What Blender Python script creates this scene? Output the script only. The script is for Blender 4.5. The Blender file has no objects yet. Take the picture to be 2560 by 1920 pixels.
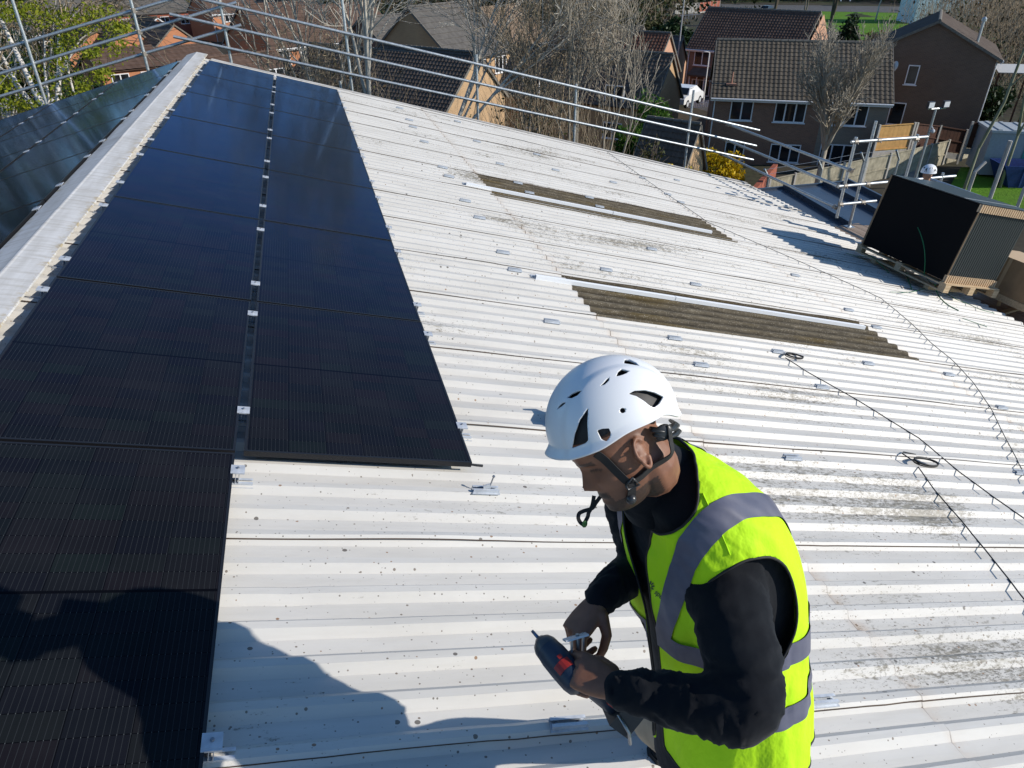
import bpy, bmesh, math, random
from mathutils import Vector, Matrix, Euler, noise as mnoise
from mathutils.bvhtree import BVHTree
PI = math.pi
R = math.radians
scene = bpy.context.scene
COL = scene.collection
random.seed(7)

# ------------------------------------------------------------------ camera geometry (solved from the panel grid)
TH = R(15.117)                                    # roof pitch
CAM = Vector((1.656, -2.916, 1.711))
RIGHT = Vector((0.96509, -0.26190, -0.00197))
DOWN = Vector((-0.13878, -0.50498, -0.85190))
FWD = Vector((0.22212, 0.82244, -0.52370))
FPX = 1766.0


def ray(px, py):
    return RIGHT * ((px - 1280) / FPX) + DOWN * ((py - 960) / FPX) + FWD


def at_d(px, py, d):
    return CAM + ray(px, py) * d


def at_y(px, py, y):
    r = ray(px, py)
    return CAM + r * ((y - CAM.y) / r.y)


def at_x(px, py, x):
    r = ray(px, py)
    return CAM + r * ((x - CAM.x) / r.x)


def at_z(px, py, z):
    r = ray(px, py)
    return CAM + r * ((z - CAM.z) / r.z)


ROOFM = Euler((0, TH, 0)).to_matrix()             # roof (down-slope, along ridge, normal) -> world


def rw(v, u, n=0.0):
    return ROOFM @ Vector((v, u, n))


def on_roof(px, py, n):
    r = ROOFM.transposed() @ ray(px, py)
    c = ROOFM.transposed() @ CAM
    return c + r * ((n - c.z) / r.z)


# ------------------------------------------------------------------ objects
def empty(name, loc=(0, 0, 0), rot=(0, 0, 0), label=None, cat=None, group=None, kind=None):
    o = bpy.data.objects.new(name, None)
    o.empty_display_size = 0.1
    COL.objects.link(o)
    o.location = loc
    o.rotation_euler = rot
    tag(o, label, cat, group, kind)
    return o


def tag(o, label=None, cat=None, group=None, kind=None):
    if label:
        o['label'] = label
    if cat:
        o['category'] = cat
    if group:
        o['group'] = group
    if kind:
        o['kind'] = kind
    return o


class MB:
    """collects verts / faces / uvs and builds ONE mesh object"""

    def __init__(self):
        self.v, self.f, self.m, self.uv = [], [], [], {}

    def vert(self, p):
        self.v.append(tuple(p))
        return len(self.v) - 1

    def face(self, idx, mi=0, uv=None):
        self.f.append(tuple(idx))
        self.m.append(mi)
        if uv:
            self.uv[len(self.f) - 1] = uv

    def quad(self, a, b, c, d, mi=0, uv=None):
        i = len(self.v)
        self.v += [tuple(a), tuple(b), tuple(c), tuple(d)]
        self.face((i, i + 1, i + 2, i + 3), mi, uv)

    def poly(self, pts, mi=0, uv=None):
        i = len(self.v)
        self.v += [tuple(p) for p in pts]
        self.face(range(i, i + len(pts)), mi, uv)

    def box(self, lo, hi, mi=0, M=None):
        x0, y0, z0 = lo
        x1, y1, z1 = hi
        P = [(x0, y0, z0), (x1, y0, z0), (x1, y1, z0), (x0, y1, z0), (x0, y0, z1), (x1, y0, z1), (x1, y1, z1), (x0, y1, z1)]
        if M is not None:
            P = [M @ Vector(p) for p in P]
        i = len(self.v)
        self.v += [tuple(p) for p in P]
        for q in ((0, 3, 2, 1), (4, 5, 6, 7), (0, 1, 5, 4), (1, 2, 6, 5), (2, 3, 7, 6), (3, 0, 4, 7)):
            self.face([i + k for k in q], mi)

    def beam(self, a, b, w, h, up=(0, 0, 1), mi=0):
        a, b = Vector(a), Vector(b)
        d = (b - a).normalized()
        s = d.cross(Vector(up))
        if s.length < 1e-5:
            s = d.cross(Vector((1, 0, 0)))
        s.normalize()
        t = s.cross(d)
        i = len(self.v)
        for p in (a, b):
            for x, y in ((-1, -1), (1, -1), (1, 1), (-1, 1)):
                self.v.append(tuple(p + s * (x * w / 2) + t * (y * h / 2)))
        for q in ((0, 1, 2, 3), (7, 6, 5, 4), (0, 4, 5, 1), (1, 5, 6, 2), (2, 6, 7, 3), (3, 7, 4, 0)):
            self.face([i + k for k in q], mi)

    def tube(self, pts, rad, n=8, mi=0, caps=True, flat=1.0, up=None):
        pts = [Vector(p) for p in pts]
        if not isinstance(rad, (list, tuple)):
            rad = [rad] * len(pts)
        prev = None
        i0 = len(self.v)
        for k, p in enumerate(pts):
            d = (pts[min(k + 1, len(pts) - 1)] - pts[max(k - 1, 0)])
            d = d.normalized() if d.length > 1e-9 else Vector((0, 0, 1))
            if prev is None:
                ref = Vector(up) if up else (Vector((0, 0, 1)) if abs(d.z) < 0.9 else Vector((1, 0, 0)))
                s = d.cross(ref).normalized()
            else:
                s = prev - d * prev.dot(d)
                s = s.normalized() if s.length > 1e-6 else d.orthogonal().normalized()
            prev = s
            t = s.cross(d)
            for j in range(n):
                a = 2 * PI * j / n
                self.v.append(tuple(p + s * (math.cos(a) * rad[k]) + t * (math.sin(a) * rad[k] * flat)))
        for k in range(len(pts) - 1):
            for j in range(n):
                a = i0 + k * n + j
                b = i0 + k * n + (j + 1) % n
                self.face((a, b, b + n, a + n), mi)
        if caps:
            self.face([i0 + j for j in range(n)][::-1], mi)
            e = i0 + (len(pts) - 1) * n
            self.face([e + j for j in range(n)], mi)

    def grid(self, rows, mi=0, closed=False, uv=None, flip=False):
        """rows: list of equally long point lists"""
        i0 = len(self.v)
        nc = len(rows[0])
        for r in rows:
            self.v += [tuple(p) for p in r]
        for a in range(len(rows) - 1):
            for b in range(nc if closed else nc - 1):
                b2 = (b + 1) % nc
                q = (i0 + a * nc + b, i0 + a * nc + b2, i0 + (a + 1) * nc + b2, i0 + (a + 1) * nc + b)
                if flip:
                    q = q[::-1]
                self.face(q, mi)
        return i0

    def lathe(self, prof, n=16, M=None, mi=0):
        rows = []
        for r, z in prof:
            row = [Vector((r * math.cos(2 * PI * j / n), r * math.sin(2 * PI * j / n), z)) for j in range(n)]
            rows.append([M @ p for p in row] if M is not None else row)
        self.grid(rows, mi, closed=True)

    def mesh(self, name, mats, smooth=False):
        me = bpy.data.meshes.new(name)
        me.from_pydata(self.v, [], self.f)
        for mt in (mats if isinstance(mats, (list, tuple)) else [mats]):
            me.materials.append(mt)
        me.polygons.foreach_set('material_index', self.m)
        if self.uv:
            lay = me.uv_layers.new(name='UVMap')
            for fi, uvs in self.uv.items():
                p = me.polygons[fi]
                for li, uvc in zip(p.loop_indices, uvs):
                    lay.data[li].uv = uvc
        if smooth:
            me.polygons.foreach_set('use_smooth', [True] * len(me.polygons))
        me.update()
        return me

    def build(self, name, mats, parent=None, smooth=False, loc=None, rot=None, autos=None):
        me = self.mesh(name, mats, smooth)
        if autos is not None:
            me.polygons.foreach_set('use_smooth', [True] * len(me.polygons))
            me.set_sharp_from_angle(angle=R(autos))
        o = bpy.data.objects.new(name, me)
        COL.objects.link(o)
        if parent:
            o.parent = parent
        if loc is not None:
            o.location = loc
        if rot is not None:
            o.rotation_euler = rot
        return o


def copy_tree(o, parent=None):
    kids = list(o.children)
    c = o.copy()
    COL.objects.link(c)
    c.parent = parent
    for ch in kids:
        copy_tree(ch, c)
    return c


ORD = ['zeroth', 'first', 'second', 'third', 'fourth', 'fifth', 'sixth', 'seventh', 'eighth', 'ninth', 'tenth', 'eleventh', 'twelfth',
       'thirteenth', 'fourteenth', 'fifteenth', 'sixteenth', 'seventeenth', 'eighteenth', 'nineteenth', 'twentieth']


# ------------------------------------------------------------------ materials
class NT:
    def __init__(self, name):
        self.mat = bpy.data.materials.new(name)
        self.mat.use_nodes = True
        self.t = self.mat.node_tree
        self.t.nodes.clear()
        self.out = self.t.nodes.new('ShaderNodeOutputMaterial')
        self.b = self.t.nodes.new('ShaderNodeBsdfPrincipled')
        self.t.links.new(self.b.outputs[0], self.out.inputs[0])
        self.tc = self.t.nodes.new('ShaderNodeTexCoord')

    def put(self, sock, val):
        if val is None:
            return
        if hasattr(val, 'is_output') or isinstance(val, bpy.types.NodeSocket):
            self.t.links.new(val, sock)
        else:
            if isinstance(val, (tuple, list)) and sock.type == 'RGBA' and len(val) == 3:
                val = (*val, 1)
            sock.default_value = val

    def set(self, **kw):
        for k, v in kw.items():
            self.put(self.b.inputs[k.replace('_', ' ')], v)
        return self

    def math(self, op, a, b=None, c=None, clamp=False):
        n = self.t.nodes.new('ShaderNodeMath')
        n.operation = op
        n.use_clamp = clamp
        for i, x in enumerate((a, b, c)):
            if x is not None:
                self.put(n.inputs[i], x)
        return n.outputs[0]

    def mapping(self, src, scale=(1, 1, 1), loc=(0, 0, 0)):
        n = self.t.nodes.new('ShaderNodeMapping')
        self.put(n.inputs[0], src)
        n.inputs['Scale'].default_value = scale
        n.inputs['Location'].default_value = loc
        return n.outputs[0]

    def noise(self, src, scale, detail=3, rough=0.55, out=0):
        n = self.t.nodes.new('ShaderNodeTexNoise')
        self.put(n.inputs['Vector'], src)
        n.inputs['Scale'].default_value = scale
        n.inputs['Detail'].default_value = detail
        n.inputs['Roughness'].default_value = rough
        return n.outputs[out]

    def voro(self, src, scale, rnd=1.0):
        n = self.t.nodes.new('ShaderNodeTexVoronoi')
        self.put(n.inputs['Vector'], src)
        n.inputs['Scale'].default_value = scale
        n.inputs['Randomness'].default_value = rnd
        return n.outputs['Distance'], n.outputs['Color']

    def ramp(self, fac, stops, interp='LINEAR'):
        n = self.t.nodes.new('ShaderNodeValToRGB')
        n.color_ramp.interpolation = interp
        el = n.color_ramp.elements
        while len(el) < len(stops):
            el.new(0.5)
        for e, (p, c) in zip(el, stops):
            e.position = p
            e.color = (*c, 1) if isinstance(c, (tuple, list)) else (c, c, c, 1)
        self.put(n.inputs[0], fac)
        return n.outputs[0]

    def mix(self, fac, a, b, mode='MIX'):
        n = self.t.nodes.new('ShaderNodeMix')
        n.data_type = 'RGBA'
        n.blend_type = mode
        self.put(n.inputs[0], fac)
        self.put(n.inputs[6], a)
        self.put(n.inputs[7], b)
        return n.outputs[2]

    def sep(self, v):
        n = self.t.nodes.new('ShaderNodeSeparateXYZ')
        self.put(n.inputs[0], v)
        return n.outputs

    def comb(self, x, y, z):
        n = self.t.nodes.new('ShaderNodeCombineXYZ')
        for i, q in enumerate((x, y, z)):
            self.put(n.inputs[i], q)
        return n.outputs[0]

    def bump(self, h, strength=0.3, dist=0.01):
        n = self.t.nodes.new('ShaderNodeBump')
        n.inputs['Strength'].default_value = strength
        n.inputs['Distance'].default_value = dist
        self.put(n.inputs['Height'], h)
        self.put(self.b.inputs['Normal'], n.outputs[0])
        return self

    def brick(self, src, c1, c2, mortar, scale=1.0, bw=0.225, rh=0.075, ms=0.010):
        n = self.t.nodes.new('ShaderNodeTexBrick')
        self.put(n.inputs['Vector'], src)
        self.put(n.inputs['Color1'], c1)
        self.put(n.inputs['Color2'], c2)
        self.put(n.inputs['Mortar'], mortar)
        n.inputs['Scale'].default_value = scale
        n.inputs['Brick Width'].default_value = bw
        n.inputs['Row Height'].default_value = rh
        n.inputs['Mortar Size'].default_value = ms
        n.inputs['Mortar Smooth'].default_value = 0.3
        return n.outputs['Color'], n.outputs['Fac']


def simple(name, col, rough=0.6, metal=0.0, var=0.0, scale=8.0, spec=0.5, bump=0.0, bscale=40):
    n = NT(name)
    c = col
    if var > 0:
        f = n.noise(n.tc.outputs['Object'], scale, 4)
        lo = tuple(max(0, x * (1 - var)) for x in col)
        hi = tuple(min(1, x * (1 + var)) for x in col)
        c = n.ramp(f, [(0.3, lo), (0.7, hi)])
    n.set(Base_Color=c, Roughness=rough, Metallic=metal, Specular_IOR_Level=spec)
    if bump > 0:
        n.bump(n.noise(n.tc.outputs['Object'], bscale, 4), bump, 0.01)
    return n.mat


M = {}


def mat_roof_sheet():
    n = NT('white_roof_coating')
    P = n.tc.outputs['Object']
    xyz = n.sep(P)
    xs = xyz[0]
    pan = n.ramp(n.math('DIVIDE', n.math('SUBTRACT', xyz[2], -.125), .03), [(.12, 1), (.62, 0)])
    base = n.ramp(n.noise(n.mapping(P, (0.5, 2.5, 1)), 2.0, 5, .6), [(0.25, (.50, .482, .445)), (0.55, (.585, .568, .532)), (0.8, (.63, .616, .585))])
    st = n.noise(n.mapping(P, (0.9, 22, 8)), 2.0, 5, .65)
    base = n.mix(n.ramp(st, [(0.50, 0), (0.72, .34)]), base, (.50, .48, .44))
    # how dirty this part of the roof is: patchy, worse towards the right
    dens = n.noise(n.mapping(P, (0.30, 0.9, 0.2), (3.1, 1.7, 0)), 1.5, 3, .5)
    right = n.ramp(n.math('DIVIDE', xs, 12.0), [(0.08, .0), (0.40, 1.0), (.80, .7)])
    dens2 = n.math('ADD', n.math('MULTIPLY', dens, .8), n.math('MULTIPLY', right, .17))
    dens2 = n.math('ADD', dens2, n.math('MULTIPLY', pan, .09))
    # washed in silt where the water runs
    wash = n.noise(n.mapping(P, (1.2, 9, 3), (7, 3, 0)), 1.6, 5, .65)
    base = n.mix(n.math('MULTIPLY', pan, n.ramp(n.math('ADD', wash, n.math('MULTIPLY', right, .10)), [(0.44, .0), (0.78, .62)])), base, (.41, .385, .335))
    # streaky lichen, two grains
    for sc, off, lo, hi, col, am in (((16, 44, 30), 0, .60, .69, (.195, .175, .135), .85), ((40, 95, 60), 5, .62, .70, (.12, .108, .088), .8), ((7, 30, 20), 9, .64, .76, (.30, .275, .22), .7)):
        s1 = n.noise(n.mapping(P, sc, (off, off, 0)), 1.0, 6, .72)
        m1 = n.ramp(n.math('ADD', s1, n.math('MULTIPLY', n.math('SUBTRACT', dens2, .55), .95)), [(lo, 0), (hi, am)])
        base = n.mix(m1, base, col)
    # round spots, three sizes
    for sc, thr, col, k in ((16, .20, (.10, .088, .075), .36), (34, .22, (.15, .115, .085), .34), (64, .26, (.12, .105, .085), .30), (26, .2, (.24, .13, .06), .48)):
        d, c = n.voro(n.mapping(P, (1, 1.25, .6), (sc, 0, 0)), sc)
        cs = n.sep(c)
        keep = n.math('GREATER_THAN', n.math('ADD', cs[0], n.math('MULTIPLY', dens2, .62)), 1.0 + k * .35)
        size = n.math('MULTIPLY', cs[1], thr)
        spot = n.math('MULTIPLY', n.math('LESS_THAN', d, size), keep)
        base = n.mix(n.math('MULTIPLY', spot, .88), base, col)
    # rust and silt below the end laps
    for lv in (4.09, 8.14):
        dv = n.math('SUBTRACT', xs, lv)
        near = n.ramp(n.math('ADD', n.math('MULTIPLY', dv, 4.0), .25), [(0.05, 0), (0.22, 1), (.34, .8), (.75, 0)])
        rn = n.noise(n.mapping(P, (7, 7, 7), (lv, 0, 0)), 1.0, 4, .6)
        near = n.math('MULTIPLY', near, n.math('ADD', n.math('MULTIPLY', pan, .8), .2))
        base = n.mix(n.math('MULTIPLY', near, n.ramp(rn, [(0.36, 0), (0.58, .9)])), base, (.38, .20, .07))
        base = n.mix(n.math('MULTIPLY', n.math('LESS_THAN', n.math('ABSOLUTE', n.math('SUBTRACT', dv, .002)), .006), n.ramp(rn, [(.40, .15), (.6, .85)])), base, (.09, .065, .045))
    n.set(Base_Color=base, Roughness=.5, Specular_IOR_Level=.4)
    n.bump(n.noise(n.mapping(P, (2, 4, 2)), 3, 4), .10, .02)
    return n.mat


def mat_skylight():
    n = NT('dirty_fibre_skylight')
    P = n.tc.outputs['Object']
    a = n.noise(n.mapping(P, (4, 16, 10)), 1.5, 6, .7)
    c = n.ramp(a, [(0.25, (.045, .040, .031)), (0.46, (.115, .102, .078)), (0.62, (.165, .148, .115)), (0.8, (.30, .28, .235))])
    g = n.noise(n.mapping(P, (.8, 5, 2), (5, 5, 0)), 1.3, 3)
    c = n.mix(n.ramp(g, [(0.52, 0), (0.70, .7)]), c, (.115, .082, .02))
    d_, k_ = n.voro(n.mapping(P, (1, 1.4, .6)), 70)
    c = n.mix(n.math('MULTIPLY', n.math('LESS_THAN', d_, .3), n.math('GREATER_THAN', n.sep(k_)[0], .6)), c, (.36, .34, .30))
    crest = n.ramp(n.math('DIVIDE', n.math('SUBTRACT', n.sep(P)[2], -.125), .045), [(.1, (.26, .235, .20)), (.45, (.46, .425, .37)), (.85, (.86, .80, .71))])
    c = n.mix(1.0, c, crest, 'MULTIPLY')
    n.set(Base_Color=c, Roughness=.85, Specular_IOR_Level=.2)
    n.bump(n.noise(P, 60, 5, .7), .4, .005)
    return n.mat


def mat_panel():
    n = NT('solar_glass_black_cells')
    P = n.sep(n.tc.outputs['Object'])
    x, y = P[0], P[1]
    # busbar wires every 18 mm, running along the ridge direction
    fx = n.math('FRACT', n.math('DIVIDE', n.math('SUBTRACT', x, .022), .01833))
    wire = n.math('LESS_THAN', n.math('ABSOLUTE', n.math('SUBTRACT', fx, .5)), .045)
    cx = n.math('FRACT', n.math('DIVIDE', n.math('SUBTRACT', x, .020), .18233))
    cy = n.math('FRACT', n.math('DIVIDE', n.math('SUBTRACT', y, .018), .09367))
    gapx = n.math('GREATER_THAN', n.math('ABSOLUTE', n.math('SUBTRACT', cx, .5)), .492)
    gapy = n.math('GREATER_THAN', n.math('ABSOLUTE', n.math('SUBTRACT', cy, .5)), .483)
    mid = n.math('LESS_THAN', n.math('ABSOLUTE', n.math('SUBTRACT', y, .861)), .0065)
    ix = n.math('FLOOR', n.math('DIVIDE', n.math('SUBTRACT', x, .020), .18233))
    iy = n.math('FLOOR', n.math('DIVIDE', n.math('SUBTRACT', y, .018), .09367))
    w = n.t.nodes.new('ShaderNodeTexWhiteNoise')
    w.noise_dimensions = '3D'
    oi = n.t.nodes.new('ShaderNodeObjectInfo')
    n.put(w.inputs['Vector'], n.comb(ix, iy, n.math('MULTIPLY', oi.outputs['Random'], 50)))
    cell = n.ramp(w.outputs['Value'], [(0, (.0070, .0075, .0115)), (.35, (.0065, .0090, .0105)), (.7, (.0105, .0092, .0118)), (1, (.0085, .0125, .0125))])
    dust = n.noise(n.tc.outputs['Object'], 3.0, 4)
    cell = n.mix(n.ramp(dust, [(.4, 0), (.85, .10)]), cell, (.07, .07, .075))
    wcol = n.mix(gapy, (.027, .030, .033), (.10, .11, .112))
    col = n.mix(n.math('MAXIMUM', gapx, gapy), cell, (.003, .003, .004))
    col = n.mix(wire, col, wcol)
    col = n.mix(n.math('MAXIMUM', mid, n.math('MULTIPLY', gapx, .7)), col, (.003, .003, .004))
    # textured glass with a blue anti reflective coating
    n.set(Base_Color=col, Roughness=.6, Specular_IOR_Level=0.0)
    fr = n.t.nodes.new('ShaderNodeFresnel')
    fr.inputs[0].default_value = 1.30
    gl = n.t.nodes.new('ShaderNodeBsdfGlossy')
    lw = n.t.nodes.new('ShaderNodeLayerWeight')
    lw.inputs[0].default_value = .5
    n.t.links.new(n.ramp(lw.outputs['Facing'], [(.25, (.40, .43, .46)), (.75, (.37, .58, .98))]), gl.inputs['Color'])
    gl.inputs['Roughness'].default_value = .11
    mx = n.t.nodes.new('ShaderNodeMixShader')
    n.t.links.new(n.math('MULTIPLY', fr.outputs[0], .98), mx.inputs[0])
    n.t.links.new(n.b.outputs[0], mx.inputs[1])
    n.t.links.new(gl.outputs[0], mx.inputs[2])
    n.t.links.new(mx.outputs[0], n.out.inputs[0])
    return n.mat


def mat_galv(name, col, rough=.38, metal=.85):
    n = NT(name)
    f = n.noise(n.tc.outputs['Object'], 25, 4, .6)
    n.set(Base_Color=n.ramp(f, [(.3, tuple(x * .82 for x in col)), (.7, tuple(min(1, x * 1.12) for x in col))]), Metallic=metal,
          Roughness=n.ramp(f, [(.3, rough * .85), (.7, rough * 1.2)]))
    return n.mat


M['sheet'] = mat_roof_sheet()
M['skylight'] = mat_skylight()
M['glass_pv'] = mat_panel()
M['frame_black'] = simple('black_anodised', (.012, .012, .014), .38, 0.0, spec=.5)
M['alu'] = mat_galv('bright_aluminium', (.55, .58, .62), .55, .35)
M['alu_white'] = simple('mill_aluminium_rail', (.86, .87, .88), .5)
M['galv'] = mat_galv('galvanised_tube', (.52, .55, .56), .42, .75)
M['coupler'] = mat_galv('coupler_steel', (.33, .30, .26), .55, .7)
M['cable'] = simple('black_cable', (.012, .012, .013), .5)
M['dark'] = simple('dark_void', (.01, .01, .011), .8)


def mat_ridge():
    n = NT('ridge_capping_white')
    P = n.tc.outputs['Object']
    c = n.ramp(n.noise(n.mapping(P, (6, .7, 2)), 2, 5, .6), [(0.3, (.47, .46, .44)), (0.6, (.60, .595, .585)), (.8, (.65, .65, .645))])
    st = n.noise(n.mapping(P, (2.5, 30, 4)), 1.0, 5, .7)
    c = n.mix(n.ramp(st, [(0.47, 0), (0.70, .60)]), c, (.33, .30, .25))
    xs = n.sep(P)[0]
    lich = n.noise(n.mapping(P, (14, 14, 14)), 1.0, 5, .7)
    edge = n.ramp(n.math('ABSOLUTE', xs), [(.125, 0), (.185, 1)])
    c = n.mix(n.math('MULTIPLY', edge, n.ramp(lich, [(0.48, 0), (0.62, .8)])), c, (.36, .27, .12))
    n.set(Base_Color=c, Roughness=.6, Specular_IOR_Level=.3)
    return n.mat


M['ridge'] = mat_ridge()
# ================================================================== the building and its roof
CROWN, PAN = -0.085, -0.116
PITCH = 0.168
LAP0 = 0.53
EAVE_V = 12.62
XR = -0.275                                        # ridge, in world x
RIDGE_Z = -XR * math.tan(TH) * 1.0
U0, U1 = -7.534, 12.90


def prof(t):
    """box profile height at phase t (metres inside one pitch, crown centred at 0)"""
    t = (t + PITCH / 2) % PITCH - PITCH / 2
    a = abs(t)
    if a < .0165:
        return CROWN
    if a < .049:
        return CROWN + (PAN - CROWN) * (a - .0165) / .0325
    return PAN


BREAKS = [-.084, -.049, -.0165, .0165, .049]
building = empty('workshop_building', (0, 0, 0), (0, 0, 0), 'low pitched workshop under white box profile sheeting with solar panels along the ridge', 'building')
slope = Euler((0, TH, 0))


def sheet_rows(v0, v1, u0, u1, lift, nv, rnd):
    us = []
    k0 = math.floor((u0 - LAP0) / PITCH) - 1
    for k in range(k0, k0 + int((u1 - u0) / PITCH) + 4):
        for b in BREAKS:
            q = LAP0 + k * PITCH + b
            if u0 < q < u1:
                us.append(q)
    us = [u0] + us + [u1]
    rows = []
    for i in range(nv + 1):
        v = v0 + (v1 - v0) * i / nv
        row = []
        for q in us:
            h = prof(q - LAP0)
            d = mnoise.noise(Vector((v * 1.3, q * 5 + rnd, 2.2))) * .0016
            edge = max(0, 1 - (q - u0) / .05)
            d += edge * (.0045 + max(0, mnoise.noise(Vector((v * 1.1, u0 * 3.1, 7.7)))) * .016)
            if .02 < abs((q - LAP0 + PITCH / 2) % PITCH - PITCH / 2) < .06 or h > CROWN - .001:
                kk = mnoise.noise(Vector((v * 6.1, round((q - LAP0) / PITCH) * 7.7, 9.1)))
                d -= max(0, kk - .42) * .02
            du = mnoise.noise(Vector((v * .9, round(q / PITCH) * 3.3, 5.1))) * .003
            row.append((v, q + du, h + lift + d))
        rows.append(row)
    return rows


ROWS_V = [(-.235, 4.09, .011), (4.03, 8.14, .0055), (8.08, EAVE_V, 0.0)]
SKY = {(1, 2), (1, 6)}                              # (row, column index from LAP0)
roof_mb = MB()
sky_obs = []
ncol = int(math.ceil((U1 - U0) / (6 * PITCH)))
for c in range(-8, 13):
    a = LAP0 + c * 6 * PITCH
    b = a + 6 * PITCH
    a2, b2 = max(a - .030, U0), min(b + .03, U1)
    if b2 - a2 < .1:
        continue
    for r_, (v0, v1, lf) in enumerate(ROWS_V):
        a2, b2 = max(a - .030, U0), min(b + .03, U1)
        if r_ == 1 and c == 6:
            a2 -= PITCH
        if r_ == 1 and c == 5:
            b2 -= PITCH
        rows = sheet_rows(v0, v1 + (random.uniform(-.012, .012) if r_ == 2 else 0), a2, b2, lf + .0009 * (c % 3) , 40, c * 7.7 + r_)
        if (r_, c) in SKY:
            s = MB()
            s.grid(rows, flip=True)
            sky_obs.append(s)
        else:
            roof_mb.grid(rows, flip=True)
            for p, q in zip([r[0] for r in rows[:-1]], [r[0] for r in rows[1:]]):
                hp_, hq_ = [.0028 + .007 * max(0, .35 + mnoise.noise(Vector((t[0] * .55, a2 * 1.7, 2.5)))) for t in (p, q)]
                roof_mb.quad((p[0], p[1] - .0012, p[2] + .001), (q[0], q[1] - .0012, q[2] + .001), (q[0], q[1] - .003, q[2] - hq_), (p[0], p[1] - .003, p[2] - hp_), 1)  # dark strip paints the shade of the lap gap together with the rusty cut edge
o = roof_mb.build('roof_covering', [M['sheet'], simple('rusty_edge_and_gap_shade', (.075, .052, .038), .85, var=.5, scale=3)], building, rot=slope, autos=20)
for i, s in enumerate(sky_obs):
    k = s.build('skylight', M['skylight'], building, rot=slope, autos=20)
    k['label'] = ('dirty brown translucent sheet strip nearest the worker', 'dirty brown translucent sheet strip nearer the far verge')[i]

# far slope, mirrored about the ridge
mirror = Matrix.Translation((2 * XR, 0, 0)) @ Matrix.Scale(-1, 4, (1, 0, 0))


def left_slope_obj(mb, name, mat, parent, **kw):
    o = mb.build(name, mat, parent, **kw)
    return o


lm = MB()
for r_, (v0, v1, lf) in enumerate(((-.235, 6.3, 0.004), (6.25, 12.4, 0.0))):
    rows = sheet_rows(v0, v1, U0, U1, lf, 8, 50 + r_)
    lm.grid([[Vector((p[0], p[1], p[2])) for p in r] for r in rows])
LM = Matrix.Translation((2 * XR, 0, 0)) @ Matrix.Diagonal((-1, 1, 1, 1)) @ Euler((0, TH, 0)).to_matrix().to_4x4()
lm.v = [tuple(LM @ Vector(p)) for p in lm.v]
lm.build('roof_covering', M['sheet'], building, autos=20)

# ridge capping: two folded wings, lapped every 3 m
rc = MB()
zc = -XR * math.tan(TH) + .012
half = .188
wing = []
for i in range(8):
    y0, y1 = U0 + i * 2.6, min(U0 + (i + 1) * 2.6 + .1, U1 + .03)
    lf = .0025 * (i % 2) + .002
    ny = 24
    rowsR = []
    for j in range(ny + 1):
        y = y0 + (y1 - y0) * j / ny
        wob = mnoise.noise(Vector((y * 2.0, 3.3, 0))) * .004
        row = []
        for x, dz in ((-half, -.006), (-half + .004, .002), (-half * .5, .003), (-.018, .001), (-.006, .0035), (.006, .0035), (.018, .001), (half * .5, .003), (half - .004, .002), (half, -.006)):
            zz = zc - .028 - abs(x) * math.tan(TH * .92) + dz + lf
            if abs(x) > half * .9:
                zz += wob
            row.append((x, y, zz))
        rowsR.append(row)
    rc.grid(rowsR, flip=True)
rcap = rc.build('ridge_cap', M['ridge'], building, loc=(XR, 0, 0), autos=12)
# verge trim at the far gable, barge and the wall below
vt = MB()
for y, w in ((U1 + .005, .06),):
    vt.box((-.02, U1 - .05, CROWN + .006), (EAVE_V - .02, U1 + .09, CROWN + .014))
    vt.box((-.02, U1 + .085, CROWN - .16), (EAVE_V - .02, U1 + .094, CROWN + .012))
vt.build('verge_trim', simple('verge_flashing', (.50, .47, .43), .6, var=.25, scale=3), building, rot=slope)
wl = MB()
zw = -12.2
xe = rw(EAVE_V - .25, 0, PAN)
prof_pts = [(2 * XR - xe.x, xe.z - .05), (XR, -XR * math.tan(TH) - .20), (xe.x, xe.z - .05)]
for y in (U1 - .12, U0 + .2):
    wl.poly([(2 * XR - xe.x, y, zw), (xe.x, y, zw), (xe.x, y, prof_pts[2][1]), (XR, y, prof_pts[1][1]), (2 * XR - xe.x, y, prof_pts[0][1])])
for x, z in ((xe.x, xe.z - .05), (2 * XR - xe.x, xe.z - .05)):
    wl.quad((x, U0 + .2, zw), (x, U1 - .12, zw), (x, U1 - .12, z), (x, U0 + .2, z))
n = NT('workshop_brick')
c_, f_ = n.brick(n.comb(n.math('ADD', n.sep(n.tc.outputs['Object'])[0], n.sep(n.tc.outputs['Object'])[1]), n.sep(n.tc.outputs['Object'])[2], 0), (.23, .11, .075), (.17, .085, .06), (.30, .28, .25))
n.set(Base_Color=c_, Roughness=.85)
wl.build('wall', n.mat, building)
gt = MB()
ge = rw(EAVE_V + .02, 0, PAN)
gt.tube([(ge.x + .05, U0, ge.z - .07), (ge.x + .05, U1, ge.z - .07)], .06, 10)
gt.build('gutter', simple('black_gutter', (.02, .02, .022), .4), building)

# ================================================================== solar panels
PW, PL, PG, RG = 1.134, 1.722, 0.037, 0.020


def make_panel():
    root = empty('solar_panel')
    f = MB()
    t = .030
    for a, b in (((0, 0), (PW, .011)), ((0, PL - .011), (PW, PL)), ((0, .011), (.011, PL - .011)), ((PW - .011, .011), (PW, PL - .011))):
        f.box((a[0], a[1], -t), (b[0], b[1], 0))
    f.quad((0.002, .002, -t + .001), (.002, PL - .002, -t + .001), (PW - .002, PL - .002, -t + .001), (PW - .002, .002, -t + .001))
    f.build('frame', M['frame_black'], root)
    g = MB()
    g.quad((.011, .011, -.0015), (PW - .011, .011, -.0015), (PW - .011, PL - .011, -.0015), (.011, PL - .011, -.0015))
    g.build('cell_glass', M['glass_pv'], root)
    return root


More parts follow.
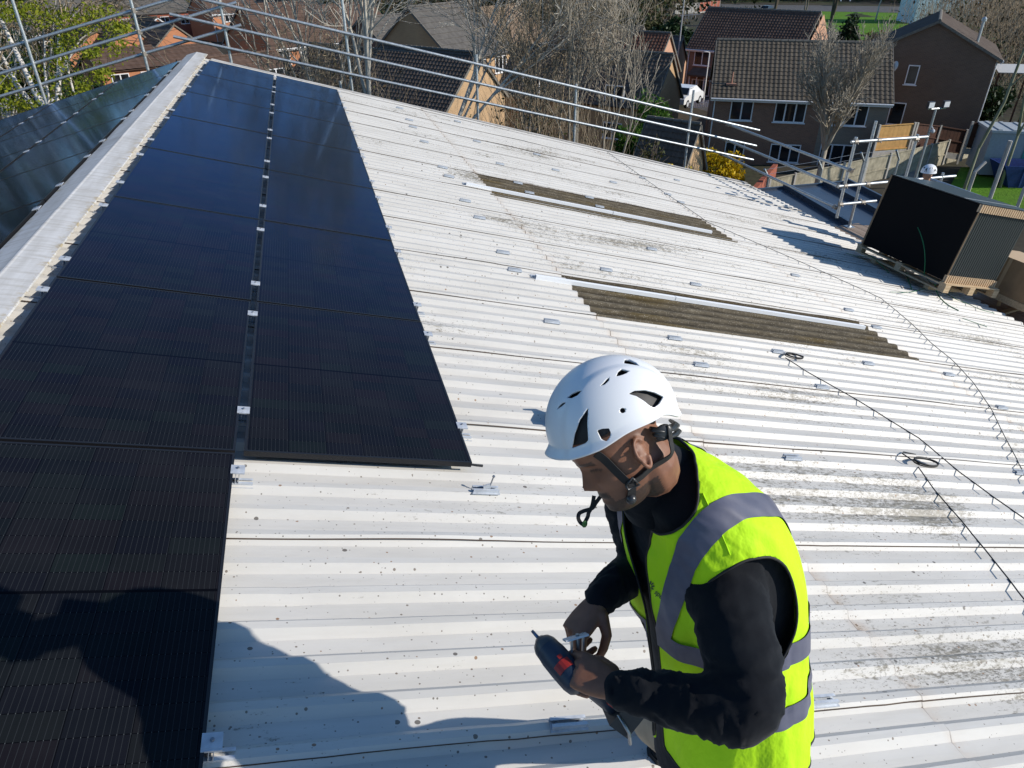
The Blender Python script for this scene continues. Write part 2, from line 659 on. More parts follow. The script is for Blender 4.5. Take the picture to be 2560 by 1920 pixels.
panel0 = make_panel()
first = [True]


def place_panel(loc, rot, label, group):
    o = panel0 if first[0] else copy_tree(panel0)
    first[0] = False
    o.location = loc
    o.rotation_euler = rot
    o['label'] = label
    o['category'] = 'solar panel'
    o['group'] = group
    return o


PANEL_U = lambda k: k * (PL + RG) + .004
for col in range(2):
    for k in range(-2, 7):
        if col == 1 and k < 0:
            continue
        v = col * (PW + PG)
        nth = 7 - k
        jit = random.uniform(-.002, .002)
        if col == 0:
            lab = 'solar panel in the ridge side column of the near slope, %s row from far gable' % ORD[nth]
        else:
            lab = 'solar panel in the outer column edging the white sheeting, %s row from far gable' % ORD[nth]
        place_panel(rw(v + jit, PANEL_U(k) + jit, 0), (0, TH + random.uniform(-.0012, .0012), 0), lab, 'solar panels on the near slope')
for col in range(4):
    for k in range(-1, 7):
        vv = .235 + (col + 1) * (PW + PG) - PG
        P = Vector((XR, 0, -XR * math.tan(TH))) + Vector((-math.cos(TH) * vv, PANEL_U(k), -math.sin(TH) * vv))
        place_panel(P, (0, -TH + random.uniform(-.0012, .0012), 0),
                    'solar panel beyond the ridge cap, %s column down, %s row from far gable' % (ORD[col + 1], ORD[7 - k]), 'solar panels on the slope beyond the ridge')


# ------------------------------------------------------------------ clamps and mini rails
def rail_mesh(L=.140):
    m = MB()
    w, h = .040, .020
    m.box((-L / 2, -w / 2, 0), (L / 2, w / 2, .003))
    m.box((-L / 2, -w / 2, .003), (L / 2, -w / 2 + .003, h))
    m.box((-L / 2, w / 2 - .003, .003), (L / 2, w / 2, h))
    m.box((-L / 2, -w / 2 + .003, h - .003), (L / 2, -w / 2 + .013, h))
    m.box((-L / 2, w / 2 - .013, h - .003), (L / 2, w / 2 - .003, h))
    m.box((-L / 2 - .004, -w / 2 - .010, -.001), (L / 2 + .004, -w / 2 + .001, .003))
    for x in (-L * .33, L * .33):
        m.lathe([(.0001, .0125), (.006, .012), (.007, .008), (.011, .007), (.011, .003)], 8, Matrix.Translation((x, 0, 0)), 1)
    return m


STEEL = mat_galv('zinc_screw', (.35, .36, .38), .4, .9)
rail_me = rail_mesh().mesh('mini_rail', [M['alu'], STEEL])


def make_clamp():
    root = empty('panel_clamp')
    r = bpy.data.objects.new('mini_rail', rail_me)
    COL.objects.link(r)
    r.parent = root
    r.location = (0, 0, CROWN + .001)
    p = MB()
    p.box((-.030, -.026, .0005), (.030, .026, .0055))
    p.box((-.030, -.034, -.0025), (.030, -.026, .0040))
    p.box((-.0085, -.022, CROWN + .02), (-.0055, .022, .0005))
    p.box((.0055, -.022, CROWN + .02), (.0085, .022, .0005))
    p.build('clamp_plate', M['alu'], root)
    b = MB()
    b.lathe([(.0001, .0125), (.0055, .0125), (.0065, .0105), (.0065, .0055)], 8)
    b.build('bolt', STEEL, root)
    return root


clamp0 = make_clamp()
cfirst = [True]


def place_clamp(loc, rot, label, group):
    o = clamp0 if cfirst[0] else copy_tree(clamp0)
    cfirst[0] = False
    o.location, o.rotation_euler = loc, rot
    o['label'], o['category'], o['group'] = label, 'panel clamp', group


def snap(u):
    return LAP0 + round((u - LAP0) / PITCH) * PITCH


for name, v, what in (('ridge', -.018, 'silver clamp on panel edge beside the ridge cap'), ('gap', PW + PG / 2, 'silver clamp in the narrow gap between the panel columns'),
                      ('outer', 2 * PW + PG + .018, 'silver clamp on outer panel edge beside the white sheeting')):
    cnt = 0
    for k in range(6, -2, -1):
        for du in ((1.49, .35) if k >= 0 else (1.60, .25)):
            if name == 'outer' and k < 0:
                continue
            u = snap(1.742 * k + du)
            cnt += 1
            vv = v
            lab = '%s, %s from far gable' % (what, ORD[cnt])
            if name == 'gap' and k < 0:
                lab = 'silver clamp on the bare edge of the nearest panel, %s' % ('sunlit by the panel corner' if du > 1 else 'in the shadow')
            place_clamp(rw(vv, u, 0), (0, TH, 0), lab, 'clamps on the near slope panels')
cnt = 0
for k in range(6, 0, -1):
    for du in (1.49, .35):
        u = snap(1.742 * k + du)
        for ci, vv in ((0, .235 - .018), (1, .235 + PW + PG / 2), (2, .235 + 2 * PW + 1.5 * PG)):
            P = Vector((XR, 0, -XR * math.tan(TH))) + Vector((-math.cos(TH) * vv, u, -math.sin(TH) * vv))
            place_clamp(P, (0, -TH, PI if False else 0),
                        'silver clamp beyond the ridge cap, %s, %s from far gable' % (('along the ridge edge', 'between first and second column', 'between second and third column')[ci], ORD[(6 - k) * 2 + (1 if du > 1 else 2)]),
                        'clamps on the slope beyond the ridge')

# loose mini rails waiting for panels
lc = 0
for ci, v in enumerate((2.345, 3.545, 4.750, 5.930, 7.100, 8.270, 9.440, 10.610)):
    cnt = 0
    for k in range(6, -3, -1):
        for du in ((1.62, .44) if k > 0 else (1.62, .37) if k == 0 else (1.64, .25)):
            if ci == 0 and k >= 0:
                continue
            u = snap(1.742 * k + du + random.uniform(-.03, .03))
            if u > 12.7 or u < -3.2:
                continue
            if v > 9 and (u < 8.2) and (u > 4.8):
                continue
            if 1.9 < v < 2.9 and u < -1.6:
                continue
            if random.random() < (0, .10, .28, .40, .7, .7, .7, .7)[ci] and u > -1.8:
                continue
            cnt += 1
            o = bpy.data.objects.new('mini_rail', rail_me)
            COL.objects.link(o)
            lift = .011 if v < 4.06 else (.0055 if v < 8.1 else 0)
            o.location = rw(v + random.uniform(-.02, .02), u, CROWN + lift + .0035)
            o.rotation_euler = (0, TH, 0)
            if ci == 0:
                lab = 'silver mini rail on white sheeting, %s' % (('under the tipped clamp near the panel corner', 'below the drill of the worker', 'behind the worker near the panel line')[min(cnt, 3) - 1])
            else:
                lab = 'silver mini rail on white sheeting, %s line from the panels, %s from far verge' % (ORD[ci], ORD[cnt])
            tag(o, lab, 'mounting rail', 'mini rails screwed to the white sheeting')

# clamp part standing on its bolt near the panel corner
b = empty('loose_clamp', rw(2.375, snap(-.15), CROWN + .026), (0, TH, 0), 'loose clamp plate tipped on its upright bolt beside the outer panel corner', 'panel clamp')
m = MB()
m.box((-.025, -.003, 0), (.012, .003, .042), M=Matrix.Rotation(R(-22), 4, 'Y') @ Matrix.Rotation(R(12), 4, 'X'))
m.build('clamp_plate', M['alu'], b)
m = MB()
m.tube([(.004, .006, -.01), (.012, .010, .075)], .004, 8)
m.tube([(.0115, .010, .072), (.0125, .010, .080)], .0075, 8)
m.build('bolt', STEEL, b)
# cable end at the panel corner
m = MB()
m.tube([rw(2.30, .03, -.03), rw(2.345, .028, -.033), rw(2.378, .030, -.036)], [.006, .007, .0075], 8)
tag(m.build('panel_lead', M['cable']), 'short black connector lead poking out of the outer panel corner', 'cable')

# two long white rails on the skylights
for i, (u, v0, v1, joint) in enumerate(((6.60, 3.72, 7.76, 6.0), (3.24, 3.70, 7.95, 5.3))):
    root = empty('mounting_rail', rw(v0, u, 0), (0, TH, 0), ('long white aluminium rail laid over the brown skylight nearer the worker', 'long white aluminium rail laid over the brown skylight nearer the far verge')[1 - i], 'mounting rail', 'rails laid over the skylights')
    for a, b_ in ((0, joint - v0 - .004), (joint - v0 + .004, v1 - v0)):
        m = MB()
        m.box((a, -.022, CROWN + .012), (b_, .022, CROWN + .016))
        m.box((a, -.022, CROWN + .016), (b_, -.0185, CROWN + .052))
        m.box((a, .0185, CROWN + .016), (b_, .022, CROWN + .052))
        m.box((a, -.0185, CROWN + .049), (b_, .0185, CROWN + .0525))
        m.build('rail_length', M['alu_white'], root)
    m = MB()
    for x in (.02, 1.35, 2.7, v1 - v0 - .05):
        m.box((x - .06, .023, CROWN + .008), (x + .06, .060, CROWN + .030))
    m.build('rail_foot', M['alu'], root)


# ------------------------------------------------------------------ cables on the sheeting
def cable_path(pix, step=.05):
    pts = [on_roof(x * 2560 / 2212, y * 2560 / 2212, CROWN + .015) for x, y in pix]
    out = []
    for a, b in zip(pts[:-1], pts[1:]):
        nseg = max(1, int((b - a).length / step))
        for i in range(nseg):
            p = a.lerp(b, i / nseg)
            out.append(p)
    out.append(pts[-1])
    res = []
    for i, p in enumerate(out):
        wob = mnoise.noise(Vector((i * .11, pix[0][0], 0))) * .016
        res.append(ROOFM @ Vector((p.x + wob, p.y + wob * .5, p.z - .004 + abs(mnoise.noise(Vector((i * .2, pix[0][1], 4)))) * .004)))
    return res


def coil(mb, c, ru, rv, turns, rad, tilt=0.0):
    pts = []
    N = int(28 * turns)
    for i in range(N + 1):
        a = 2 * PI * i / 28
        q = 1 + .10 * math.sin(i * .21)
        pts.append(rw(c.x + rv * q * math.cos(a + .4), c.y + ru * q * math.sin(a + .4), CROWN + .012 + .004 * (i / 28) + .008 * math.sin(a * .5)))
    mb.tube(pts, rad, 5)


m = MB()
m.tube(cable_path([(1697, 772), (1740, 800), (1850, 862), (1985, 945), (2075, 1020), (2150, 1075), (2212, 1118), (2330, 1196), (2500, 1310)]), .0045, 6)
c = on_roof(1716 * 1.1573, 773 * 1.1573, CROWN)
coil(m, c, .05, .10, 3.2, .005)
tag(m.build('cable', M['cable'], smooth=True), 'taut black cable running from a small coil just below the larger skylight', 'cable')
m = MB()
m.tube(cable_path([(1984, 1008), (2020, 1058), (2075, 1122), (2130, 1188), (2180, 1250), (2212, 1292), (2300, 1400), (2420, 1545)]), .0045, 6)
c = on_roof(2000 * 1.1573, 1003 * 1.1573, CROWN)
coil(m, c, .055, .115, 3.4, .0055)
t0 = on_roof(1984 * 1.1573, 1006 * 1.1573, CROWN)
m.tube([rw(t0.x, t0.y, CROWN + .012), rw(t0.x - .06, t0.y + .02, CROWN + .03), rw(t0.x - .08, t0.y + .11, CROWN + .03), rw(t0.x - .02, t0.y + .15, CROWN + .02), rw(t0.x + .10, t0.y + .14, CROWN + .012)], .005, 6)
tag(m.build('cable', M['cable'], smooth=True), 'black cable with the larger loose coil at its end, nearest the worker on the right', 'cable')
m = MB()
m.tube(cable_path([(1312, 328), (1360, 362), (1420, 405), (1475, 442), (1530, 480), (1610, 514), (1700, 552), (1790, 592), (1870, 628), (1905, 645), (1960, 690), (2010, 738), (2060, 780), (2100, 822), (2140, 880), (2165, 930), (2190, 980), (2212, 1020), (2250, 1110), (2300, 1230)]), .0042, 6)
tag(m.build('cable', M['cable'], smooth=True), 'long thin black cable curving over the sheeting from the far verge past the panel crate', 'cable')
# ================================================================== scaffold
TR = .031
YG = 14.5


def coupler(mb, p, d=(0, 0, 1)):
    d = Vector(d).normalized()
    p = Vector(p)
    mb.tube([p - d * .045, p + d * .045], TR * 1.42, 8)
    s = d.orthogonal().normalized()
    mb.tube([p + s * TR * 1.2 - d * .03, p + s * TR * 2.5 - d * .03], .012, 6)
    mb.tube([p - s * TR * .5 + d * .03, p - s * TR * 2.2 + d * .03], .011, 6)


def scaf_tube(root, a, b, name='rail', r=TR):
    m = MB()
    m.tube([a, b], r, 10)
    return m.build(name, M['galv'], root, autos=50)


GROUND = -11.5
sg = empty('scaffold', (0, 0, 0), label='galvanised scaffold guard rail along the far gable, rails crossing above the ridge', cat='scaffold')


def ext(p, q, t):
    return (p[0] + (q[0] - p[0]) * t, p[1] + (q[1] - p[1]) * t)


rails = {
    'rt': ((300, -50), (1898, 326)), 'rm': ((423.8, 35), (1890.5, 364.7)), 'rl': ((433.5, 91.4), (1882.7, 399.7)),
    'lt': ((-420, 247), (439, -5)), 'lm': ((-420, 311), (591, 5.8)), 'll': ((-420, 366), (602.6, 62.2))}
r3 = {}
for k, (a, b) in rails.items():
    yy = YG + (-.05 if k[0] == 'r' else .05)
    A, B = at_y(*a, yy), at_y(*b, yy)
    r3[k] = (A, B)
    scaf_tube(sg, A, B)


def z_on(k, x):
    A, B = r3[k]
    return A.z + (B.z - A.z) * (x - A.x) / (B.x - A.x)


ups = [((324.7, 0), (371.3, 173), -60, 'l'), ((549, 0), (577.4, 155.5), -60, 'r'), ((858.6, 0), (877.2, 227.4), -60, 'r'), ((1191.4, 136), (1194.5, 299.4), 136, 'r'),
       ((1442, 210), (1433.2, 355.8), 210, 'r'), ((1735.8, 225.5), (1709.7, 416), 225.5, 'r')]
for (a, b, ytop, side) in ups:
    mid = ((a[0] + b[0]) / 2, (a[1] + b[1]) / 2)
    P = at_y(*mid, YG)
    T = at_y(a[0] + (a[0] - b[0]) / (a[1] - b[1]) * (ytop - a[1]), ytop, YG)
    scaf_tube(sg, (P.x, YG, GROUND), (P.x, YG, T.z), 'upright')
    for k in ('t', 'm', 'l'):
        m = MB()
        coupler(m, (P.x, YG, z_on(side + k, P.x)))
        m.build('coupler', M['coupler'], sg)
for px in (-330, 80):
    P = at_y(px, 150, YG)
    scaf_tube(sg, (P.x, YG, GROUND), (P.x, YG, P.z + 1.2), 'upright')
P3 = at_y(870, 190, YG)
scaf_tube(sg, (P3.x - .16, YG + .7, GROUND), (P3.x - .16, YG + .7, P3.z - .2), 'upright')
for q in ((468.5, 43.5), (475, 98.5)):
    m = MB()
    coupler(m, at_y(*q, YG), (1, 0, 0.2))
    m.build('coupler', M['coupler'], sg)

se = empty('scaffold', (0, 0, 0), label='galvanised scaffold rails and posts along the eave beside the dark canopy', cat='scaffold')
XE = 12.40
for a, b in (((1820.5, 311), (2127, 426)), ((1813, 349), (2098, 466)), ((1803, 385), (2088, 518))):
    A, B = at_x(*a, XE), at_x(*b, XE)
    zz = (A.z + B.z) / 2
    scaf_tube(se, A, B)
    for p in (A, B):
        m = MB()
        coupler(m, p, (0, 1, .3))
        m.build('coupler', M['coupler'], se)
PA = at_x(2112, 460, XE + .05)
YB = 9.75
TA = at_x(2141, 343, XE + .05)
scaf_tube(se, (XE + .05, PA.y, -3.30), (XE + .05, PA.y, TA.z), 'upright', TR * 1.05)
PB = at_z(2122.7, 567, -3.62)
TB = at_y(2184, 303, PB.y)
scaf_tube(se, (PB.x, PB.y, -3.60), (PB.x, PB.y, TB.z), 'upright', TR * 1.05)
m = MB()
m.box((PB.x - .09, PB.y - .09, -3.62), (PB.x + .09, PB.y + .09, -3.608))
m.lathe([(.05, 0), (.035, .02), (.034, .12)], 10, Matrix.Translation((PB.x, PB.y, -3.608)))
m.build('base_plate', M['galv'], se)
for a, b in (((2128, 355), (2318, 342)), ((2096, 466), (2388, 440)), ((2100, 511), (2190, 502))):
    A, B = at_y(*a, YB), at_y(*b, YB)
    scaf_tube(se, A, B)
    for x in (XE + .05, PB.x):
        m = MB()
        coupler(m, (x, YB, A.z + (B.z - A.z) * (x - A.x) / (B.x - A.x)), (1, 0, 0))
        m.build('coupler', M['coupler'], se)
Pc = at_y(2291, 348, YB)
scaf_tube(se, (Pc.x, YB, -3.7), (Pc.x, YB, Pc.z + .1), 'upright')
m = MB()
coupler(m, (Pc.x, YB, Pc.z), (1, 0, 0))
m.build('coupler', M['coupler'], se)
Pd = at_y(2358, 432, YB)
scaf_tube(se, (Pd.x, YB, -6), (Pd.x, YB, Pd.z), 'upright')
for y in (6.2, 3.2, 0.2):
    scaf_tube(se, (14.6, y, GROUND), (14.6, y, -3.2), 'upright')
scaf_tube(se, (14.6, YB, -2.6), (14.6, 0, -2.6))

# platform of scaffold boards outside the eave
n = NT('scaffold_board_wood')
P_ = n.tc.outputs['Object']
g = n.noise(n.mapping(P_, (22, 1.2, 22)), 1.5, 5, .6)
n.set(Base_Color=n.ramp(g, [(.3, (.20, .145, .105)), (.55, (.33, .25, .19)), (.8, (.42, .34, .27))]), Roughness=.85)
M['board'] = n.mat
for i in range(9):
    m = MB()
    m.box((0, 0, 0), (.215, 6.9 + .12 * math.sin(i * 3), .038))
    m.box((-.001, -.012, -.001), (.216, .0, .039))
    o = m.build('scaffold_board', M['board'], loc=(12.48 + i * .228, 3.1 + .1 * math.sin(i * 7), -3.66))
    tag(o, 'brown scaffold board of the eave platform, %s one out from the roof edge' % ORD[i + 1], 'scaffold board', 'boards of the eave platform')

# canopy of dark steel sheets just below the eave
cn = empty('canopy', (0, 0, 0), label='dark blue steel canopy with raised seams below the workshop eave', cat='canopy')
steel_blue = NT('dark_blue_steel')
f = steel_blue.noise(steel_blue.mapping(steel_blue.tc.outputs['Object'], (1, .4, 1)), 2.5, 5, .6)
steel_blue.set(Base_Color=steel_blue.ramp(f, [(.3, (.035, .05, .075)), (.7, (.06, .08, .11))]), Roughness=steel_blue.ramp(f, [(.3, .22), (.7, .38)]), Specular_IOR_Level=.6)
ZC = lambda y: -3.62 - (13.0 - y) * .055
m = MB()
m.quad((12.28, 13.0, ZC(13)), (12.28, 8.6, ZC(8.6)), (15.3, 8.6, ZC(8.6)), (15.3, 13.0, ZC(13)))
m.quad((12.28, 13.0, ZC(13) - .12), (15.3, 13.0, ZC(13) - .12), (15.3, 8.6, ZC(8.6) - .12), (12.28, 8.6, ZC(8.6) - .12))
m.build('roof_sheet', steel_blue.mat, cn)
for x in (12.34, 13.33, 14.52, 15.25):
    m = MB()
    m.beam((x, 13.02, ZC(13) + .05), (x, 8.6, ZC(8.6) + .05), .06, .13)
    m.build('seam', steel_blue.mat, cn)
m = MB()
m.beam((12.28, 13.03, ZC(13) - .03), (15.3, 13.03, ZC(13) - .03), .05, .16)
m.build('edge_trim', steel_blue.mat, cn)
m = MB()
m.box((12.35, 8.7, GROUND), (15.2, 12.9, -4.1))
m.build('wall', simple('grey_render', (.3, .29, .27), .9, var=.15), cn)

# ================================================================== pack of panels on its pallet
yaw, tl, pt = .041, .211, .014
l_ = Vector((math.sin(yaw) * math.cos(pt), -math.cos(yaw) * math.cos(pt), math.sin(pt)))
o_ = Vector((math.cos(yaw), math.sin(yaw), 0))
up_ = l_.cross(o_)
if up_.z < 0:
    up_ = -up_
up_ = (up_ * math.cos(tl) + o_ * math.sin(tl)).normalized()
yy_ = -l_
xx_ = yy_.cross(up_).normalized()
PK = Matrix.Translation((10.924, 5.265, -2.771)) @ Matrix((xx_, yy_, up_)).transposed().to_4x4()
pack = empty('panel_pack', (0, 0, 0), label='tall stack of black solar panels packed on edge on a pallet at the eave', cat='panel pack')
pack.matrix_world = PK
D_, L_, H_ = 1.16, 1.85, 1.25
cardb = simple('brown_cardboard', (.30, .195, .105), .85, var=.15, scale=6)
card2 = simple('pale_cardboard_strip', (.58, .42, .26), .85, var=.12, scale=9)
m = MB()
m.box((.006, .03, .02), (.034, L_ - .03, H_ - .02))
m.build('front_panel', simple('black_back_sheet', (.006, .006, .0065), .7, spec=.08), pack)
m = MB()
NP = 24
for i in range(1, NP):
    x = .006 + i * (D_ - .01) / NP
    m.box((x, .03, .035), (x + .0295, L_ - .03, H_ - .03))
m.build('panel_edges', simple('grey_green_frames', (.040, .050, .050), .45, spec=.5), pack)
for z0, z1 in ((.0, .115), (H_ - .125, H_ - .008)):
    m = MB()
    for i in range(0, NP):
        x = .004 + i * (D_ - .01) / NP
        m.box((x, -.006, z0), (x + .025, .05, z1))
    m.build('corner_comb', card2, pack)
m = MB()
m.box((.003, .012, .002), (D_, .02, .11))
m.box((.003, .012, H_ - .122), (D_, .02, H_ - .012))
m.build('comb_backing', simple('dark_card', (.03, .024, .018), .9), pack)
m = MB()
m.box((.0, .0, H_ - .008), (D_ + .01, L_, H_ + .004))
m.build('top_sheet', simple('black_wrap', (.013, .015, .018), .35, var=.2), pack)
m = MB()
m.box((.0, .33, H_ + .004), (D_ + .01, .345, H_ + .007))
m.build('band', simple('grey_band', (.45, .48, .5), .3), pack)
m = MB()
m.box((-.004, L_ - .03, 0), (D_ + .01, L_ + .004, H_ - .008))
m.build('side_board', cardb, pack)
m = MB()
m.box((-.003, -.004, .12), (.006, .012, H_ - .13))
m.build('corner_strip', cardb, pack)

pal = empty('pallet', (0, 0, 0), label='timber pallet carrying the stack of panels at the eave', cat='pallet')
pal.matrix_world = PK
wood = NT('pallet_pine')
g = wood.noise(wood.mapping(wood.tc.outputs['Object'], (4, 30, 30)), 1.2, 5, .6)
wood.set(Base_Color=wood.ramp(g, [(.3, (.42, .29, .16)), (.6, (.58, .43, .26)), (.8, (.64, .5, .33))]), Roughness=.8)
M['wood'] = wood.mat
for y in (-.06, .86, 1.80):
    m = MB()
    m.box((-.02, y, -.022), (D_ + .04, y + .12, -.001))
    m.build('deck_board', M['wood'], pal)
for x in (-.02, .53, D_ - .08):
    m = MB()
    m.box((x, -.07, -.044), (x + .12, L_ + .05, -.0225))
    m.build('stringer_board', M['wood'], pal)
    m = MB()
    m.box((x, -.07, -.145), (x + .12, L_ + .05, -.123))
    m.build('runner', M['wood'], pal)
    for y in (-.07, .86, 1.78):
        m = MB()
        m.box((x + .004, y, -.122), (x + .116, y + .12, -.045))
        m.build('block', M['wood'], pal)
for i, y in enumerate((.25, 1.45)):
    b = MB()
    b.box((.05, y, -.215), (D_ + .02, y + .10, -.146))
    o = b.build('timber_bearer', M['wood'])
    o.matrix_world = PK
    tag(o, ('timber bearer under the near end of the pallet', 'timber bearer under the far end of the pallet')[i], 'bearer')

# brown carton beyond the pack
cx = empty('carton', (0, 0, 0), label='brown cardboard carton standing right of the panel stack at the picture edge', cat='carton')
cx.matrix_world = PK @ Matrix.Translation((1.50, -.42, -.12))
m = MB()
m.box((0, 0, 0), (1.0, 1.25, .58))
m.build('box', cardb, cx)
m = MB()
m.box((-.002, .60, 0), (.0, .66, .58))
m.box((-.002, 0, .58), (1.0, 1.25, .584))
m.build('tape', simple('carton_edge', (.50, .36, .22), .7), cx)
m = MB()
m.box((-.012, -.012, -.11), (1.012, 1.262, -.002))
m.build('skid', M['wood'], cx)


# green strapping
green = simple('green_strap', (.012, .16, .055), .5)
def img4(x, y):
    return (2100 + x / 4.148, 420 + y / 4.148)


def pk_face(x, y, off=-.03):
    """point on the plane of the pack's black face"""
    r = ray(*img4(x, y))
    Ninv = PK.to_3x3()
    nrm = Ninv @ Vector((1, 0, 0))
    o0 = PK @ Vector((off, 0, 0))
    return CAM + r * ((o0 - CAM).dot(nrm) / r.dot(nrm))


def rf(x, y, n=CROWN + .012):
    return ROOFM @ on_roof(*img4(x, y), n)


def strap(pts, label, r=.009):
    m = MB()
    # smooth
    P = [Vector(p) for p in pts]
    out = []
    for i in range(len(P) - 1):
        p0, p1, p2, p3 = P[max(i - 1, 0)], P[i], P[i + 1], P[min(i + 2, len(P) - 1)]
        for k in range(8):
            t = k / 8
            out.append(.5 * ((2 * p1) + (p2 - p0) * t + (2 * p0 - 5 * p1 + 4 * p2 - p3) * t * t + (3 * p1 - p0 - 3 * p2 + p3) * t ** 3))
    out.append(P[-1])
    m.tube(out, r, 6, flat=.45)
    tag(m.build('strap', green, smooth=True), label, 'strap', 'loose green straps')


strap([pk_face(805, 615, -.10), pk_face(838, 690, -.14), pk_face(872, 820, -.14), pk_face(882, 960, -.10), pk_face(874, 1100, -.05)], 'green strap springing up across the black face of the panel stack', .008)
strap([pk_face(870, 1110, -.05), rf(960, 1225), rf(870, 1250), rf(760, 1280), rf(660, 1288), rf(520, 1285)], 'green strap trailing left over the sheeting from the pallet')
strap([pk_face(985, 1205, -.03), rf(1015, 1310), rf(1075, 1385), rf(1150, 1440), rf(1230, 1478)], 'green strap curling over the sheeting in front of the pallet corner')
strap([rf(1105, 1300), rf(1200, 1360), rf(1330, 1410), rf(1450, 1465), rf(1600, 1505)], 'green strap running along the roof edge below the pallet')
strap([rf(1270, 1560), rf(1390, 1600), rf(1525, 1648)], 'short straight green strap lying apart on the sheeting near the roof edge')
strap([rf(60, 880), rf(180, 915), rf(280, 915), pk_face(310, 905, -.06), pk_face(400, 980, -.08), pk_face(510, 1090, -.03)], 'green strap hanging along the far half of the pallet')
strap([pk_face(690, 1085, -.04), rf(705, 1150), rf(745, 1260)], 'short green strap end hanging from the middle of the pallet')
Q = PK
strap([Q @ Vector((1.54, -.30, .475)), Q @ Vector((1.47, -.36, .42)), Q @ Vector((1.42, -.46, .10)), Q @ Vector((1.42, -.62, -.14)), Q @ Vector((1.6, -1.1, -.33))], 'green strap hanging down the brown carton')
for i, (a, b, lab) in enumerate((((1690, 1500), (1900, 1440), 'pale timber offcut lying on the eave platform'), ((1640, 1430), (1655, 1240), 'short brown timber batten propped on the eave platform'))):
    m = MB()
    A = at_z(*img4(*a), -3.60)
    if i == 0:
        B = at_z(*img4(*b), -3.60)
        m.beam(A, B, .09, .04)
    else:
        B = A + Vector((.02, .05, .46))
        m.beam(A, B, .05, .03)
    tag(m.build('timber_offcut', M['wood']), lab, 'timber')
# ================================================================== the worker
def c8(x, y):
    return (1300 + x / 1.5651, 860 + y / 1.5651)


def c3(x, y):
    return (1300 + x / 3.072, 1380 + y / 3.072)


def pix(P):
    r = Vector(P) - CAM
    d = r.dot(FWD)
    return (1280 + FPX * r.dot(RIGHT) / d, 960 + FPX * r.dot(DOWN) / d)


def inpoly(p, poly):
    x, y = p
    c = False
    j = len(poly) - 1
    for i in range(len(poly)):
        xi, yi = poly[i]
        xj, yj = poly[j]
        if (yi > y) != (yj > y) and x < (xj - xi) * (y - yi) / (yj - yi) + xi:
            c = not c
        j = i
    return c


def catmull(P, n):
    P = [Vector(p) for p in P]
    out = []
    for i in range(len(P) - 1):
        p0, p1, p2, p3 = P[max(i - 1, 0)], P[i], P[i + 1], P[min(i + 2, len(P) - 1)]
        for k in range(n):
            t = k / n
            out.append(.5 * ((2 * p1) + (p2 - p0) * t + (2 * p0 - 5 * p1 + 4 * p2 - p3) * t * t + (3 * p1 - p0 - 3 * p2 + p3) * t ** 3))
    out.append(P[-1])
    return out


def limb(mb, pts, rads, n=14, sub=5):
    P4 = catmull([Vector((*p, 0)).to_3d() for p in pts], sub)
    R4 = [v.x for v in catmull([Vector((r, 0, 0)) for r in rads], sub)]
    mb.tube(P4, R4, n)
    # round ends
    for p, r in ((P4[0], R4[0]), (P4[-1], R4[-1])):
        ball(mb, p, r * .98)


def ball(mb, c, r, sx=1, sy=1, sz=1, n=10, Mx=None):
    rows = []
    for i in range(n + 1):
        ph = -PI / 2 + PI * i / n
        row = []
        for j in range(2 * n):
            a = PI * j / n
            q = Vector((r * sx * max(1e-4, math.cos(ph)) * math.cos(a), r * sy * max(1e-4, math.cos(ph)) * math.sin(a), r * sz * math.sin(ph)))
            row.append((Mx @ q if Mx is not None else q) + Vector(c))
        rows.append(row)
    mb.grid(rows, closed=True)
    mb.face([len(mb.v) - 2 * n * (n + 1) + j for j in range(2 * n)][::-1])
    mb.face([len(mb.v) - 2 * n + j for j in range(2 * n)])


def remeshed(mb, name, mat, voxel, parent, smooth=2, factor=.5):
    o = mb.build(name, mat, None)
    md = o.modifiers.new('r', 'REMESH')
    md.mode = 'VOXEL'
    md.voxel_size = voxel
    md.use_smooth_shade = True
    ms = o.modifiers.new('s', 'SMOOTH')
    ms.iterations = smooth
    ms.factor = factor
    dg = bpy.context.evaluated_depsgraph_get()
    me = bpy.data.meshes.new_from_object(o.evaluated_get(dg))
    o.modifiers.clear()
    old = o.data
    o.data = me
    bpy.data.meshes.remove(old)
    me.name = name
    me.polygons.foreach_set('use_smooth', [True] * len(me.polygons))
    o.parent = parent
    return o


worker = empty('person', (0, 0, 0), label='bearded roofer in white helmet and yellow vest looking down at the drill in his hands', cat='person')

# ---- skeleton (world space)
SHF = -RIGHT * .036 - Vector((0, 0, .012))
NECK = Vector((2.345, -1.775, .690)) + SHF - RIGHT * .014
SPINE = [Vector((2.505, -2.02, -.16)), Vector((2.49, -1.985, .02)), Vector((2.475, -1.93, .20)), Vector((2.462, -1.865, .40)), Vector((2.425, -1.81, .56)), Vector((2.385, -1.79, .645)), NECK]
SPINE = [p + SHF + RIGHT * k for p, k in zip(SPINE[:-1], (.010, .014, .018, .014, .0, -.008))] + [NECK]
LX = Vector((.24, -.94, -.10)).normalized()


def frame(i):
    t = (SPINE[min(i + 1, len(SPINE) - 1)] - SPINE[max(i - 1, 0)]).normalized()
    lx = (LX - t * LX.dot(t)).normalized()
    fy = lx.cross(t).normalized()
    return t, lx, fy


#          half width, depth front, depth back
RINGS = [(.198, .150, .165), (.192, .140, .160), (.188, .135, .155), (.205, .135, .165), (.215, .115, .150), (.175, .080, .105), (.072, .062, .070)]


